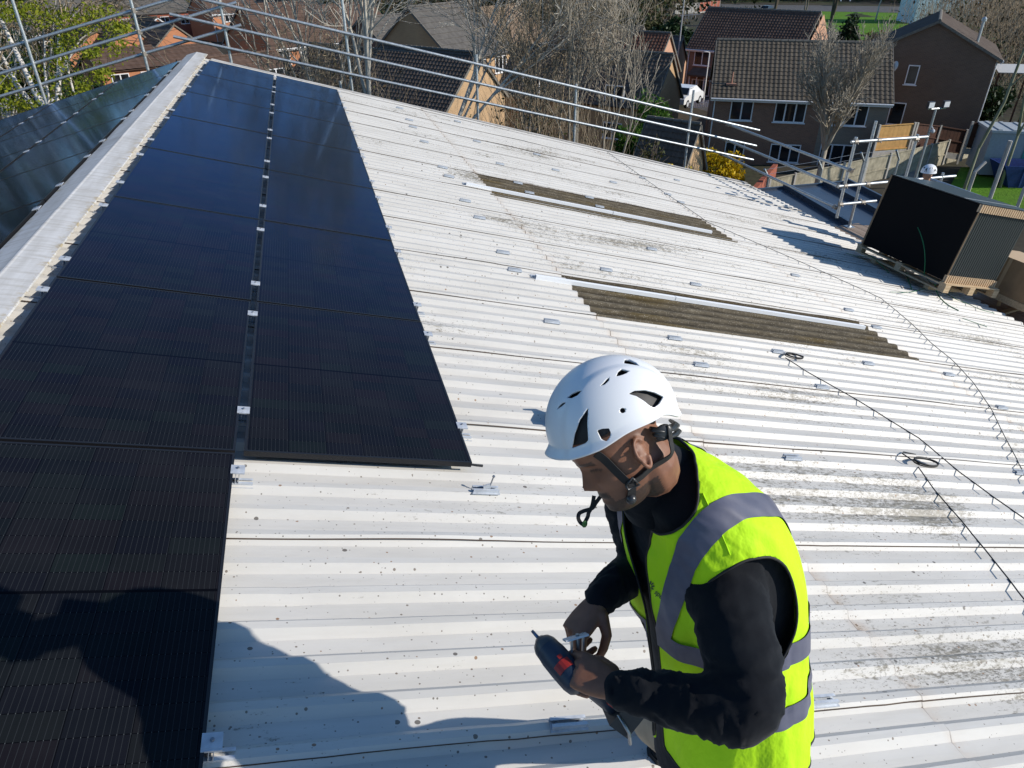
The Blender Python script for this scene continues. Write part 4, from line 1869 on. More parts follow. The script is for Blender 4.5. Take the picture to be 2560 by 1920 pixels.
for i in range(NPH):
    for j in range(NTH):
        j2 = (j + 1) % NTH
        q = [(hrows[a][b], [VF[a][b]]) for a, b in ((i, j), (i, j2), (i + 1, j2), (i + 1, j))]
        if all(k[1][0] <= 0 for k in q):
            continue
        if any(k[1][0] <= 0 for k in q):
            q = clip(q, 0)
        ids_ = []
        for p, _ in q:
            k = hkey(p)
            if k not in ids_:
                ids_.append(k)
        if len(ids_) >= 3:
            hm_.face(ids_)
hm_.face([hkey(p) for p in hrows[NPH]])
helm = hm_.build('helmet', white.mat, worker, smooth=True)
sd = helm.modifiers.new('thick', 'SOLIDIFY')
sd.thickness = .0045
sd.offset = -1
m = MB()
rows = []
for i in range(25):
    t = i / 24
    rows.append([HMH @ helm_pt(2 * PI * j / 48, rim(2 * PI * j / 48) + .10 + (PI / 2 - .02 - rim(2 * PI * j / 48) - .10) * t, .905) for j in range(48)])
m.grid(rows, closed=True)
m.build('liner', simple('black_liner', (.014, .014, .016), .6), helm, smooth=True)
# cradle knob at the back and grille pieces in the big vents
m = MB()
ck = HMH @ Vector((-.085, .082, .012))
for k_ in range(2):
    m.tube([HMH @ Vector(q) for q in ((-.052, .0785, .022 - k_ * .012), (-.074, .074, .006 - k_ * .014), (-.098, .060, -.004 - k_ * .014), (-.118, .030, -.012 - k_ * .014), (-.122, 0, -.014 - k_ * .014))], .0085 - k_ * .002, 8, flat=.5)
ball(m, HMH @ Vector((-.072, .0765, .004)), 1, .019, .0045, .016, 8, HMn)
m.build('cradle', simple('black_plastic', (.02, .022, .024), .4), helm, smooth=True)


# ---- chin straps
def flat_strap(pts, w_, nrm_c, parent, name='chin_strap', mat=None, thick=.0022):
    P = catmull(pts, 8)
    mb = MB()
    rows = []
    for i, p in enumerate(P):
        d = (P[min(i + 1, len(P) - 1)] - P[max(i - 1, 0)]).normalized()
        nn = (p - nrm_c).normalized()
        s = d.cross(nn).normalized()
        nn = s.cross(d).normalized()
        rows.append([p - s * w_ / 2, p + s * w_ / 2, p + s * w_ / 2 + nn * thick, p - s * w_ / 2 + nn * thick])
    mb.grid(rows, closed=True)
    return mb.build(name, mat or M['strap_black'], parent)


M['strap_black'] = simple('black_webbing', (.014, .014, .015), .8)


def face_pt(x, y, off=.005, fallback=1.50):
    """pixel (in the head crop) -> point on the head surface"""
    px = (1330 + x / 3.531, 860 + y / 3.531)
    d = ray(*px).normalized()
    hit = BODY_BVH.ray_cast(CAM, d)
    if hit[0] is not None and (hit[0] - HC).length < .2:
        return hit[0] - d * off
    return at_d(*px, fallback)


BODY_BVH = BVHTree.FromPolygons([v.co.copy() for v in bo.data.vertices], [tuple(p.vertices) for p in bo.data.polygons])
bk = face_pt(885, 1225, .008)
flat_strap([face_pt(565, 965, .004), face_pt(640, 1020), face_pt(740, 1120), face_pt(830, 1205), bk], .017, HC, helm)
flat_strap([HMH @ Vector((-.088, .074, .012)), HM @ Vector((-.074, .0775, -.028)), HM @ Vector((-.060, .076, -.052)), face_pt(1060, 1085), face_pt(965, 1170), bk], .019, HC, helm)
flat_strap([bk, face_pt(880, 1300, .007), face_pt(872, 1390, .006)], .017, HC, helm)
m = MB()
tri = [face_pt(830, 1250, .012), face_pt(885, 1180, .012), face_pt(948, 1240, .012), face_pt(850, 1290, .012)]
m.tube(tri + [tri[0]], .0030, 6)
ball(m, face_pt(875, 1370, .010), .011, 1, 1, 1, 6)
m.build('buckle', simple('buckle_plastic', (.03, .032, .035), .3), helm, smooth=True)
hang = [(1330 + x / 3.531, 860 + y / 3.531) for x, y in ((610, 1340), (565, 1400), (530, 1450), (455, 1475), (415, 1500), (412, 1550), (450, 1590), (490, 1530), (500, 1490), (530, 1430), (548, 1340))]
H3 = [at_d(q[0], q[1], 1.60) for q in hang]
flat_strap(H3, .009, CAM, helm, 'loose_strap')
m = MB()
ball(m, at_d(1330 + 465 / 3.531, 860 + 1590 / 3.531, 1.60), .007, 1, .5, 1.5, 5)
m.build('strap_tag', simple('green_tag', (.04, .14, .03), .6), helm)

# ---- logo on the left chest of the vest (same dark emblem and lettering)
VEST_BVH = BVHTree.FromPolygons(vpos, [tuple(f_) for f_ in vm.f])


def vest_pt(px, off=.005):
    d = ray(*px).normalized()
    h = VEST_BVH.ray_cast(CAM, d)
    return (h[0] - d * off) if h[0] is not None else None


sm_ = MB()
sp_ = [vest_pt(c8(*q), .0015) for q in ((714, 583), (728, 612), (741, 640), (754, 668), (768, 698), (783, 732), (796, 762), (810, 796), (822, 826))]
sp_ = [q for q in sp_ if q is not None]
if len(sp_) > 3:
    sm_.tube(catmull(sp_, 3), .0017, 6)
    sm_.build('seam', yellow.mat, vest, smooth=True)
lm_ = MB()
cu = bpy.data.curves.new('logo_text', 'FONT')
cu.body = 'spectrum'
cu.size = 1.0
cu.offset = .012
to = bpy.data.objects.new('logo_tmp', cu)
COL.objects.link(to)
dg = bpy.context.evaluated_depsgraph_get()
tme = bpy.data.meshes.new_from_object(to.evaluated_get(dg))
bpy.data.objects.remove(to)
wid = max(v.co.x for v in tme.vertices)
A0, A1 = c8(524, 975), c8(600, 1040)
ux, uy = (A1[0] - A0[0]), (A1[1] - A0[1])
lg = math.hypot(ux, uy)
ux, uy = ux / lg, uy / lg
sc_ = lg / wid
ids = {}
for v in tme.vertices:
    px = (A0[0] + ux * v.co.x * sc_ + uy * v.co.y * sc_, A0[1] + uy * v.co.x * sc_ - ux * v.co.y * sc_)
    q = vest_pt(px)
    if q is not None:
        ids[v.index] = lm_.vert(q)
for p in tme.polygons:
    if all(k in ids for k in p.vertices):
        lm_.face([ids[k] for k in p.vertices])
cx_, cy_ = c8(508, 948)
for k in range(9):
    a = 2 * PI * k / 9
    pp = []
    for r_, da in ((3.0, -.10), (6, -.26), (10.5, -.16), (12, 0), (10.5, .16), (6, .26), (3.0, .10)):
        pp.append(vest_pt((cx_ + r_ * math.cos(a + da), cy_ + r_ * 1.15 * math.sin(a + da))))
    if all(q is not None for q in pp):
        lm_.poly(pp)
if lm_.v:
    lm_.build('printed_logo', simple('logo_print', (.05, .08, .05), .8), vest)

# ---- the drill and the clamp he holds
rear, tip = at_d(*c3(392, 955), 1.565), at_d(*c3(150, 672), 1.655)
ax = (tip - rear).normalized()
sx_ = ax.orthogonal().normalized()
DM = Matrix((sx_, ax.cross(sx_), ax)).transposed().to_4x4()
DM.translation = rear
dl = (tip - rear).length
drill = empty('cordless_drill', rear, label='dark blue cordless drill with red markings gripped in the left hand of the roofer', cat='drill')
navy = simple('drill_blue_housing', (.016, .030, .055), .45, var=.2, scale=30)


def dworld(mb):
    mb.v = [tuple(Vector(p) - rear) for p in mb.v]
    return mb


m = MB()
m.lathe([(.001, -.035), (.020, -.034), (.028, -.026), (.0315, -.01), (.0325, .03), (.032, dl * .55), (.0295, dl * .70)], 24, DM)
dworld(m).build('housing', navy, drill, smooth=True)
m = MB()
m.lathe([(.0298, dl * .70), (.029, dl * .80), (.024, dl * .90), (.015, dl * .97), (.0125, dl), (.001, dl)], 24, DM)
dworld(m).build('nose', simple('drill_grey_nose', (.05, .055, .062), .4), drill, smooth=True)
m = MB()
m.tube([tip, tip + ax * .012, tip + ax * .030], [.005, .0042, .0038], 8)
dworld(m).build('bit', simple('blue_steel_bit', (.10, .16, .26), .35, .8), drill, smooth=True)
# grip and battery
gr0, gr1 = rear + ax * .02, at_d(*c3(735, 1190), 1.60)
m = MB()
m.tube([gr0, gr0.lerp(gr1, .5), gr1], [.021, .019, .022], 12)
dworld(m).build('grip', navy, drill, smooth=True)
gd = (gr1 - gr0).normalized()
m = MB()
side_ = gd.cross(FWD).normalized()
m.beam(gr1 - gd * .005, gr1 + gd * .048, .075, .062, up=side_)
dworld(m).build('battery', simple('battery_black', (.016, .02, .026), .5), drill)
m = MB()
m.tube([gr1 + gd * .0 - FWD * .036, gr1 + gd * .03 - FWD * .046 + DOWN * .02, gr1 + gd * .035 - FWD * .04 + DOWN * .045], .004, 6)
dworld(m).build('belt_hook', STEEL, drill, smooth=True)
red = simple('drill_red_mark', (.36, .022, .016), .5)
for (q0, q1) in (((0.15, .40), (.052, .0)), ((.43, .54), (.03, 0))):
    m = MB()
    rows = []
    vdir = (CAM - rear)
    vdir = (vdir - ax * vdir.dot(ax)).normalized()
    wdir = ax.cross(vdir).normalized()
    for t in (q0[0], q0[1]):
        rows.append([rear + ax * (dl * t * .8 - .012) + (vdir * math.cos(b_) + wdir * math.sin(b_)) * .0332 for b_ in ([-.55 + .25 * k for k in range(6)] if q0[0] < .2 else [.15 + .15 * k for k in range(3)])])
    m.grid(rows)
    dworld(m).build('marking', red, drill)
m = MB()
p0 = at_d(*c3(700, 1172), 1.565)
m.beam(p0 - gd * .012, p0 + gd * .010, .016, .004, up=side_)
dworld(m).build('marking', red, drill)

pl = at_d(*c3(428, 655), 1.60)
held = empty('held_clamp', pl, label='small steel clamp pinched in the right hand of the roofer', cat='panel clamp')
m = MB()
u1 = RIGHT * .95 - DOWN * .18 + FWD * .25
rr3 = (pl - CAM).normalized()
up3 = -DOWN + rr3 * DOWN.dot(rr3) - rr3 * .16
m.beam(-u1 * .028, u1 * .028, .026, .004, up=up3)
m.build('clamp_plate', M['alu'], held)
m = MB()
for s in (-.010, .018):
    m.beam(u1 * s, u1 * s + DOWN * .060 - RIGHT * .0 + FWD * .01, .004, .024)
m.tube([u1 * .004 - DOWN * .006, u1 * .010 + DOWN * .085 + FWD * .01], .0045, 8)
m.build('bolt', STEEL, held)

# tool case on the sheeting behind the worker, seen only by its shadow
tc_ = on_roof(1432, 1068, CROWN + .013)
case = empty('tool_case', rw(tc_.x, tc_.y, tc_.z), (0, TH, R(8)), 'small dark tool case on the sheeting hidden behind the white helmet, its shadow showing', 'tool case')
m = MB()
m.box((-.05, -.12, 0), (.05, .12, .17))
m.build('body', M['frame_black'], case)
m = MB()
m.tube([(0, -.05, .17), (0, -.05, .20), (0, .05, .20), (0, .05, .17)], .008, 6)
m.build('handle', M['frame_black'], case)
# ================================================================== ground, road, houses
def terrain_z(x, y):
    z = GROUND + mnoise.noise(Vector((x * .03, y * .03, 1))) * .25
    # bank rising on the right
    t = max(0, min(1, (x - 24 - .15 * (y - 20)) / 16)) * max(0, 1 - max(0, y - 60) / 60)
    z += 1.1 * t * t * (3 - 2 * t)
    far = max(0, math.hypot(x, y) - 260) / 700
    return z + far * 14


def grid_mesh(x0, x1, y0, y1, nx, ny, off=0.0):
    m = MB()
    rows = []
    for i in range(ny + 1):
        y = y0 + (y1 - y0) * i / ny
        rows.append([(x0 + (x1 - x0) * j / nx, y, terrain_z(x0 + (x1 - x0) * j / nx, y) + off) for j in range(nx + 1)])
    m.grid(rows)
    return m


def mat_ground():
    n = NT('estate_ground')
    P = n.tc.outputs['Object']
    a = n.noise(n.mapping(P, (.06, .06, .06)), 1.0, 5, .6)
    c = n.ramp(a, [(.35, (.055, .05, .04)), (.5, (.075, .066, .048)), (.62, (.05, .065, .025)), (.75, (.045, .075, .02))])
    b = n.noise(n.mapping(P, (2.5, 2.5, 2.5)), 1, 4)
    c = n.mix(n.ramp(b, [(.4, 0), (.7, .6)]), c, (.035, .032, .025))
    n.set(Base_Color=c, Roughness=.95, Specular_IOR_Level=.1)
    return n.mat


g = grid_mesh(-420, 560, -120, 940, 60, 60)
tag(g.build('ground', mat_ground(), smooth=True), kind='structure')
g2 = NT('mown_grass')
gn = g2.noise(g2.mapping(g2.tc.outputs['Object'], (1, 1, 1)), 2.5, 6, .7)
gl = g2.noise(g2.tc.outputs['Object'], .25, 3)
gc = g2.ramp(gn, [(.3, (.07, .17, .010)), (.6, (.11, .25, .016)), (.8, (.15, .28, .028))])
g2.set(Base_Color=g2.mix(g2.ramp(gl, [(.4, 0), (.7, .45)]), gc, (.11, .13, .03)), Roughness=.9, Specular_IOR_Level=.15)
g2.bump(g2.noise(g2.tc.outputs['Object'], 9, 4), .7, .1)
M['grass'] = g2.mat


def sheet(name, pix_pts, z, mat, off=.02, n=10):
    """ground sheet with corners given as pixels on the plane z"""
    P = [at_z(px, py, z) for px, py in pix_pts]
    m = MB()
    rows = []
    for i in range(n + 1):
        a, b = P[0].lerp(P[3], i / n), P[1].lerp(P[2], i / n)
        row = []
        for j in range(n + 1):
            q = a.lerp(b, j / n)
            row.append((q.x, q.y, terrain_z(q.x, q.y) + off))
        rows.append(row)
    m.grid(rows)
    return tag(m.build(name, mat, smooth=True), kind='structure')


asphalt = simple('asphalt', (.085, .083, .08), .9, var=.25, scale=1.2)
pave = simple('concrete_paving', (.24, .225, .20), .9, var=.2, scale=.8)
sheet('lawn', [(2330, 540), (2700, 560), (2700, 408), (2400, 425)], -10.5, M['grass'], .03)
sheet('lawn', [(1880, 130), (2560, 150), (2420, 34), (1935, 22)], -11.5, M['grass'], .05)
sheet('road', [(1700, 20), (2520, 40), (2700, 28), (1700, 8)], -11.5, asphalt, .08)
sheet('lawn', [(2195, 400), (2330, 395), (2330, 378), (2215, 380)], -10.6, M['grass'], .04)
sheet('path', [(1845, 50), (1945, 60), (1905, 22), (1800, 22)], -11.5, pave, .10)
sheet('road', [(1690, 300), (1800, 330), (1790, 262), (1700, 262)], -11.5, asphalt, .03)
sheet('yard', [(2050, 620), (2330, 640), (2290, 440), (2080, 440)], -10.9, pave, .02)

# ---- house kit
def mat_brick(name, a, b):
    n = NT(name)
    P = n.sep(n.tc.outputs['Object'])
    v = n.comb(n.math('ADD', P[0], P[1]), P[2], 0)
    c, f = n.brick(v, a, b, tuple(x * .9 + .06 for x in a))
    d = n.noise(n.tc.outputs['Object'], .7, 4)
    c = n.mix(n.ramp(d, [(.35, 0), (.75, .35)]), c, tuple(x * .6 for x in a))
    n.set(Base_Color=c, Roughness=.9, Specular_IOR_Level=.2)
    return n.mat


def mat_tile(name, a, b):
    n = NT(name)
    f = n.noise(n.tc.outputs['Object'], 1.1, 5, .65)
    k, kc = n.voro(n.tc.outputs['Object'], 3.2)
    c = n.ramp(f, [(.3, a), (.7, b)])
    c = n.mix(n.math('MULTIPLY', n.sep(kc)[0], .35), c, tuple(x * .6 for x in a))
    li = n.noise(n.tc.outputs['Object'], 7, 4, .7)
    c = n.mix(n.ramp(li, [(.66, 0), (.74, .55)]), c, (.28, .27, .22))
    n.set(Base_Color=c, Roughness=.85, Specular_IOR_Level=.2)
    return n.mat


BR_ = {'brown': mat_brick('brown_brick', (.27, .155, .105), (.20, .12, .085)), 'umber': mat_brick('umber_brick', (.175, .115, .08), (.135, .094, .07)), 'orange': mat_brick('orange_brick', (.52, .22, .105), (.44, .185, .09)),
       'tan': mat_brick('tan_brick', (.52, .345, .19), (.44, .295, .165)), 'buff': mat_brick('buff_brick', (.50, .41, .27), (.45, .37, .25)),
       'grey': mat_brick('grey_brick', (.27, .23, .18), (.22, .19, .155)), 'pink': mat_brick('pink_brick', (.58, .33, .21), (.50, .29, .19)), 'red': mat_brick('red_brick', (.34, .10, .06), (.28, .085, .05)),
       'white': simple('pale_blue_render', (.62, .70, .76), .8, var=.08, scale=1)}
TL_ = {'dark': mat_tile('dark_brown_tiles', (.105, .080, .064), (.155, .122, .098)), 'brown': mat_tile('brown_tiles', (.098, .062, .047), (.145, .095, .072)),
       'olive': mat_tile('weathered_tiles', (.095, .080, .062), (.14, .118, .092)), 'red': mat_tile('reddish_tiles', (.13, .062, .042), (.18, .09, .06)), 'slate': mat_tile('grey_tiles', (.10, .092, .085), (.15, .14, .125)),
       'pale': mat_tile('pale_brown_tiles', (.20, .14, .095), (.26, .19, .13))}
UPVC = simple('white_upvc', (.76, .77, .78), .4)
gls = NT('window_glass')
gls.set(Base_Color=gls.ramp(gls.noise(gls.mapping(gls.tc.outputs['Object'], (.6, .6, .6)), 1.3, 3), [(.35, (.006, .007, .009)), (.7, (.035, .042, .05))]), Roughness=.06, Specular_IOR_Level=.5)
GLS = gls.mat
MORT = simple('ridge_mortar', (.17, .155, .13), .9, var=.3)


def tiled(mb, P0, u, s, nrm, W, L, tw=.30, th=.34, amp=.028, spn=4):
    nc = max(2, int(round(W / tw)))
    nrw = max(2, int(round(L / th)))
    us = [W * k / (nc * spn) for k in range(nc * spn + 1)]
    hs = [amp * (.5 - .5 * math.cos(2 * PI * (k % spn) / spn)) for k in range(nc * spn + 1)]
    rows = []
    for r_ in range(nrw):
        for e in (0, 1):
            sv = L * (r_ + e) / nrw
            lift = .034 * (1 - e)
            rows.append([P0 + u * x + s * sv + nrm * (h + lift + .006 * mnoise.noise(Vector((x * 2, sv * 2, 1)))) for x, h in zip(us, hs)])
    mb.grid(rows)


def window(parent, face, x, z, w, h, panes, Wd, Dd, label=None, sill=True):
    """face: 'f' front (local -y), 'r' right gable (local +x), 'l' left gable"""
    if face == 'f':
        T = Matrix.Translation((x, -Dd / 2, z))
    elif face == 'r':
        T = Matrix.Translation((Wd / 2, x, z)) @ Matrix.Rotation(PI / 2, 4, 'Z')
    else:
        T = Matrix.Translation((-Wd / 2, x, z)) @ Matrix.Rotation(-PI / 2, 4, 'Z')
    fm = MB()
    t = .07
    for a, b in (((-w / 2, 0), (w / 2, t)), ((-w / 2, h - t), (w / 2, h)), ((-w / 2, t), (-w / 2 + t, h - t)), ((w / 2 - t, t), (w / 2, h - t))):
        fm.box((a[0], -.05, a[1]), (b[0], .02, b[1]), M=T)
    for k in range(1, panes):
        xx = -w / 2 + w * k / panes
        fm.box((xx - .045, -.046, t), (xx + .045, .018, h - t), M=T)
    if sill:
        fm.box((-w / 2 - .08, -.11, -.06), (w / 2 + .08, .01, -.002), M=T)
    fo = fm.build('window', UPVC, parent)
    gm = MB()
    gm.box((-w / 2 + .03, -.018, .03), (w / 2 - .03, -.006, h - .03), M=T)
    gm.build('pane', GLS, fo)
    return fo


def house(label, anchor, px, d, alpha, W=8.0, D=7.0, He=5.0, pitch=38, wall='orange', roof='brown', wins=(), fine=False, fascia=True, base=None, name='house', spn=None, door=None, verge=None, group=None):
    a = R(alpha)
    u = Vector((math.cos(a), math.sin(a), 0))
    b_ = Vector((-math.sin(a), math.cos(a), 0))       # to the back
    rise = D / 2 * math.tan(R(pitch))
    P = at_d(px[0], px[1], d)
    if anchor == 'eL':
        c = P + u * W / 2 + b_ * D / 2
        ez = P.z
    elif anchor == 'eR':
        c = P - u * W / 2 + b_ * D / 2
        ez = P.z
    elif anchor == 'apexR':
        c = P - u * W / 2
        ez = P.z - rise
    elif anchor == 'apexL':
        c = P + u * W / 2
        ez = P.z - rise
    elif anchor == 'eM':
        c = P + b_ * D / 2
        ez = P.z
    z0 = ez - He
    root = empty(name, (c.x, c.y, z0), (0, 0, a), label, 'house', group)
    zb = min(-1.2, GROUND - z0 - .8)
    w = MB()
    x0, x1, y0, y1 = -W / 2, W / 2, -D / 2, D / 2
    w.quad((x0, y0, zb), (x1, y0, zb), (x1, y0, He), (x0, y0, He))
    w.quad((x1, y1, zb), (x0, y1, zb), (x0, y1, He), (x1, y1, He))
    w.poly([(x1, y0, zb), (x1, y1, zb), (x1, y1, He), (x1, 0, He + rise - .03), (x1, y0, He)])
    w.poly([(x0, y1, zb), (x0, y0, zb), (x0, y0, He), (x0, 0, He + rise - .03), (x0, y1, He)])
    w.build('wall', BR_[wall], root)
    ov, og = .32, .14
    pr = R(pitch)
    L = (D / 2 + ov) / math.cos(pr)
    rm = MB()
    tw, th, sp, amp = (.30, .33, 4, .036) if fine else (.60, .55, 2, .03)
    for sgn in (-1, 1):
        P0 = Vector((x0 - og, sgn * (D / 2 + ov), He - ov * math.tan(pr) + .03))
        s = Vector((0, -sgn * math.cos(pr), math.sin(pr)))
        nn = Vector((0, sgn * math.sin(pr), math.cos(pr)))
        if sgn > 0:
            tiled(rm, P0 + Vector((W + 2 * og, 0, 0)), Vector((-1, 0, 0)), s, nn, W + 2 * og, L, tw, th, amp, sp)
        else:
            tiled(rm, P0, Vector((1, 0, 0)), s, nn, W + 2 * og, L, tw, th, amp, sp)
        # underside
        a0 = P0 - nn * .10
        a1 = a0 + Vector((W + 2 * og, 0, 0))
        rm.quad(a0, a1, a1 + s * L, a0 + s * L)
    ro = rm.build('roof', TL_[roof], root)
    rd = MB()
    nseg = int(W / .45)
    for k in range(nseg):
        xa = x0 - og + (W + 2 * og) * k / nseg
        xb = x0 - og + (W + 2 * og) * (k + .94) / nseg
        rd.tube([(xa, 0, He + rise + .05), (xb, 0, He + rise + .065)], .11, 6)
    rd.build('ridge_tiles', TL_[roof] if not fine else MORT, ro)
    for x in (x0 - og, x1 + og):
        vg = MB()
        for sgn in (-1, 1):
            vg.beam((x, sgn * (D / 2 + ov), He - ov * math.tan(pr) - .03), (x, 0, He + rise - .02), .05, .16)
        vg.build('verge', MORT if verge is None else verge, ro)
    if fascia:
        fm = MB()
        for sgn in (-1, 1):
            fm.beam((x0 - og, sgn * (D / 2 + ov - .04), He - ov * math.tan(pr) - .10), (x1 + og, sgn * (D / 2 + ov - .04), He - ov * math.tan(pr) - .10), .05, .18)
        fm.build('fascia', UPVC, root)
        gm = MB()
        gm.tube([(x0 - og, -(D / 2 + ov + .04), He - ov * math.tan(pr) - .04), (x1 + og, -(D / 2 + ov + .04), He - ov * math.tan(pr) - .04)], .06, 8)
        gm.tube([(x0 + .15, -(D / 2 + .06), He - .25), (x0 + .15, -(D / 2 + .06), zb)], .04, 8)
        gm.build('gutter', UPVC, root)
    for q in wins:
        window(root, q[0], q[1], q[2], q[3], q[4], q[5], W, D)
    if door:
        dm = MB()
        dm.box((door[0] - .5, -D / 2 - .05, 0), (door[0] + .5, -D / 2 + .02, 2.1))
        dm.box((door[0] - .62, -D / 2 - .04, -.02), (door[0] - .502, -D / 2 + .02, 2.2))
        dm.box((door[0] + .502, -D / 2 - .04, -.02), (door[0] + .62, -D / 2 + .02, 2.2))
        do = dm.build('door', UPVC, root)
        hm2 = MB()
        hm2.box((door[0] + .30, -D / 2 - .09, .95), (door[0] + .40, -D / 2 - .052, 1.15))
        hm2.build('handle', STEEL, do)
    return root


TWO = lambda W: tuple(('f', x, z, 1.5, 1.15, 2) for x in (-W * .27, W * .27) for z in (1.0, 3.55))
# the pair of brown brick houses behind the eave scaffold
h1 = house('wide brown brick house with dark ribbed tile roof behind the forsythia and the bare tree', 'eL', (1784, 233), 47.1, -28, 11.0, 7.5, 5.0, 37, 'brown', 'olive',
           (('f', -3.55, 3.35, 1.45, 1.25, 2), ('f', -.45, 3.35, 1.95, 1.25, 3), ('f', 3.30, 3.30, 2.05, 1.3, 3), ('f', -3.6, .75, 1.3, 1.2, 2), ('f', -.3, .75, 1.95, 1.2, 3), ('f', 3.0, .05, 2.2, 2.05, 3)), fine=True)
m = MB()
m.box((1.55, -3.765, -2), (5.503, -3.752, 4.72))
m.box((1.2, -3.90, 4.62), (5.2, -3.76, 4.84))
m.build('right_half_wall', BR_['grey'], h1)
m = MB()
Dm = Matrix.Translation((5.75, -1.3, 6.6)) @ Matrix.Rotation(R(-70), 4, 'Y') @ Matrix.Rotation(R(20), 4, 'X')
m.lathe([(.001, .10), (.2, .06), (.36, .0), (.37, .01), (.2, .075), (.001, .115)], 16, Dm)
m.tube([(5.5, -1.3, 6.3), (5.75, -1.3, 6.6)], .025, 6)
m.build('satellite_dish', simple('dish_grey', (.6, .6, .58), .5), h1)
m = MB()
m.tube([(-4.4, -3.1, 5.35), (-4.4, -3.1, 6.25)], .05, 8)
m.box((-4.75, -3.35, 5.45), (-4.1, -2.95, 5.56))
m.build('soil_vent', simple('terracotta_pipe', (.42, .22, .15), .7), h1)
h2 = house('dark brick house showing its shaded gable with one small upstairs window', 'apexL', (2349, 53), 46.8, 47, 9.5, 7.9, 5.4, 27, 'umber', 'dark',
           (('l', .75, 3.45, .72, 1.25, 1), ('l', 1.10, .75, 1.0, 1.5, 1)), fine=True)
m = MB()
m.tube([(-3.2, -2.6, 6.0), (-3.2, -2.6, 7.4)], .09, 10)
m.lathe([(.16, 0), (.16, .16), (.05, .26)], 10, Matrix.Translation((-3.2, -2.6, 7.4)))
m.build('flue', M['galv'], h2)
h3 = house('brown tiled house with an orange gable peeping over the wide brown house', 'eL', (1722, 114), 70.6, -53, 11.0, 7.5, 5.0, 40, 'brown', 'brown',
           (('f', -3.9, 3.3, 1.7, 1.3, 2), ('f', -.9, 3.3, 1.7, 1.3, 2), ('f', -3.7, .5, 2.0, 1.5, 3)), fine=True, door=(-1.2,))
m = MB()
m.poly([(5.905, -3.7, 3.5), (5.905, 3.7, 3.5), (5.905, 3.7, 5), (5.905, 0, 8.05), (5.905, -3.7, 5)])
m.build('gable_wall', BR_['pink'], h3)
m = MB()
m.box((-4.9, -4.7, 2.35), (-.4, -3.76, 2.5))
m.quad((-4.95, -4.75, 2.5), (-.35, -4.75, 2.5), (-.6, -3.76, 3.1), (-4.7, -3.76, 3.1))
m.build('porch_roof', TL_['dark'], h3)
m = MB()
for x in (-4.7, -3.9, -3.1):
    m.box((x - .05, -4.5, .5), (x + .05, -4.4, 2.3))
m.box((-4.75, -4.5, .45), (-3.05, -4.4, .6))
m.box((-4.75, -4.48, .1), (-3.05, -3.76, .44))
m.build('bay_window', UPVC, h3)
# the rows seen through the bare trees
house('long dark tiled house with a tan gable end behind the green bush', 'apexR', (1680, 137), 50.5, -47, 13.0, 5.6, 3.6, 47, 'tan', 'dark', TWO(13), fine=True, fascia=False)
house('small tan gable with dark tiles just above the yellow forsythia', 'apexR', (1747, 312), 38.5, -52, 3.0, 2.8, 1.5, 58, 'tan', 'dark', (), fine=True, fascia=False, name='garage')
house('reddish tiled house with a pink gable between the tall pole and the bare trees', 'apexR', (1674, 84), 61, -46, 7.0, 7.0, 4.6, 42, 'pink', 'red', TWO(7), fine=True, fascia=False)
house('dark tiled house with an orange strip of gable left of the reddish tiled roof', 'apexR', (1607, 68), 68, -47, 13, 7.0, 4.8, 42, 'orange', 'dark', TWO(13), fine=True, fascia=False)
house('house with pinkish gable tip just left of the porch house', 'apexR', (1706, 93), 74, -40, 9, 6.5, 4.8, 38, 'pink', 'slate', (), fascia=False)
house('tall tan brick house with two upstairs windows right of a scaffold post', 'eR', (1281, 120), 60, 42, 8.5, 8.0, 5.2, 40, 'tan', 'slate', (('f', -.3, 3.5, 1.0, 1.3, 1), ('f', 2.4, 3.5, 1.7, 1.3, 3), ('f', 0, .8, 1.7, 1.2, 2)), fascia=False)
house('dark tiled house with a tan gable beside the scaffold post in the middle', 'apexR', (1190, 133), 47.5, -50, 8.5, 6.6, 4.2, 42, 'tan', 'dark', (('f', -1, .9, 1.6, 1.2, 2), ('f', 2, .9, 1.6, 1.2, 2), ('f', -1, 2.8, 1.6, 1.0, 2)), fine=True, fascia=False)
house('dark tiled house behind the pale multi stemmed tree', 'apexR', (1040, 134), 50, -50, 11, 6.6, 4.2, 42, 'brown', 'dark', TWO(11), fine=True, fascia=False)
house('house with pale brown roof and white window behind the twiggy thicket', 'eR', (1372, 96), 72, 42, 9, 7.5, 5, 38, 'pink', 'pale', (('f', 1.5, 3.3, 1.7, 1.3, 3), ('f', -2, 3.3, 1.5, 1.3, 2)))
house('brown roofed house with white fascia high behind the pale tree', 'eR', (992, 84), 88, 42, 9.5, 8, 5, 40, 'orange', 'brown', (('f', 2.2, 3.3, 1.6, 1.3, 2), ('f', -1.8, 3.3, 1.6, 1.3, 2)))
house('brown tiled house in the gap between the pale tree and the tan house', 'eR', (1185, 122), 68, 42, 11, 8, 5, 38, 'brown', 'slate', TWO(11), fascia=False)
house('brown roofed house with two white windows in its orange wall', 'eR', (857, 99), 73, 33, 8.5, 8.5, 5, 38, 'orange', 'brown', (('f', -.2, 3.3, 1.5, 1.3, 2), ('f', 2.6, 3.3, 1.5, 1.3, 3), ('f', -3, 3.3, 1.5, 1.3, 2)))
house('low brown roof right behind the far end of the panels', 'eR', (742, 182), 56, 33, 8, 5.5, 4.2, 26, 'orange', 'brown', TWO(8))
house('brown roof behind the first scaffold post right of the ridge', 'eR', (570, 152), 66, 33, 8, 5.6, 4.8, 24, 'orange', 'brown', TWO(9), fascia=False)
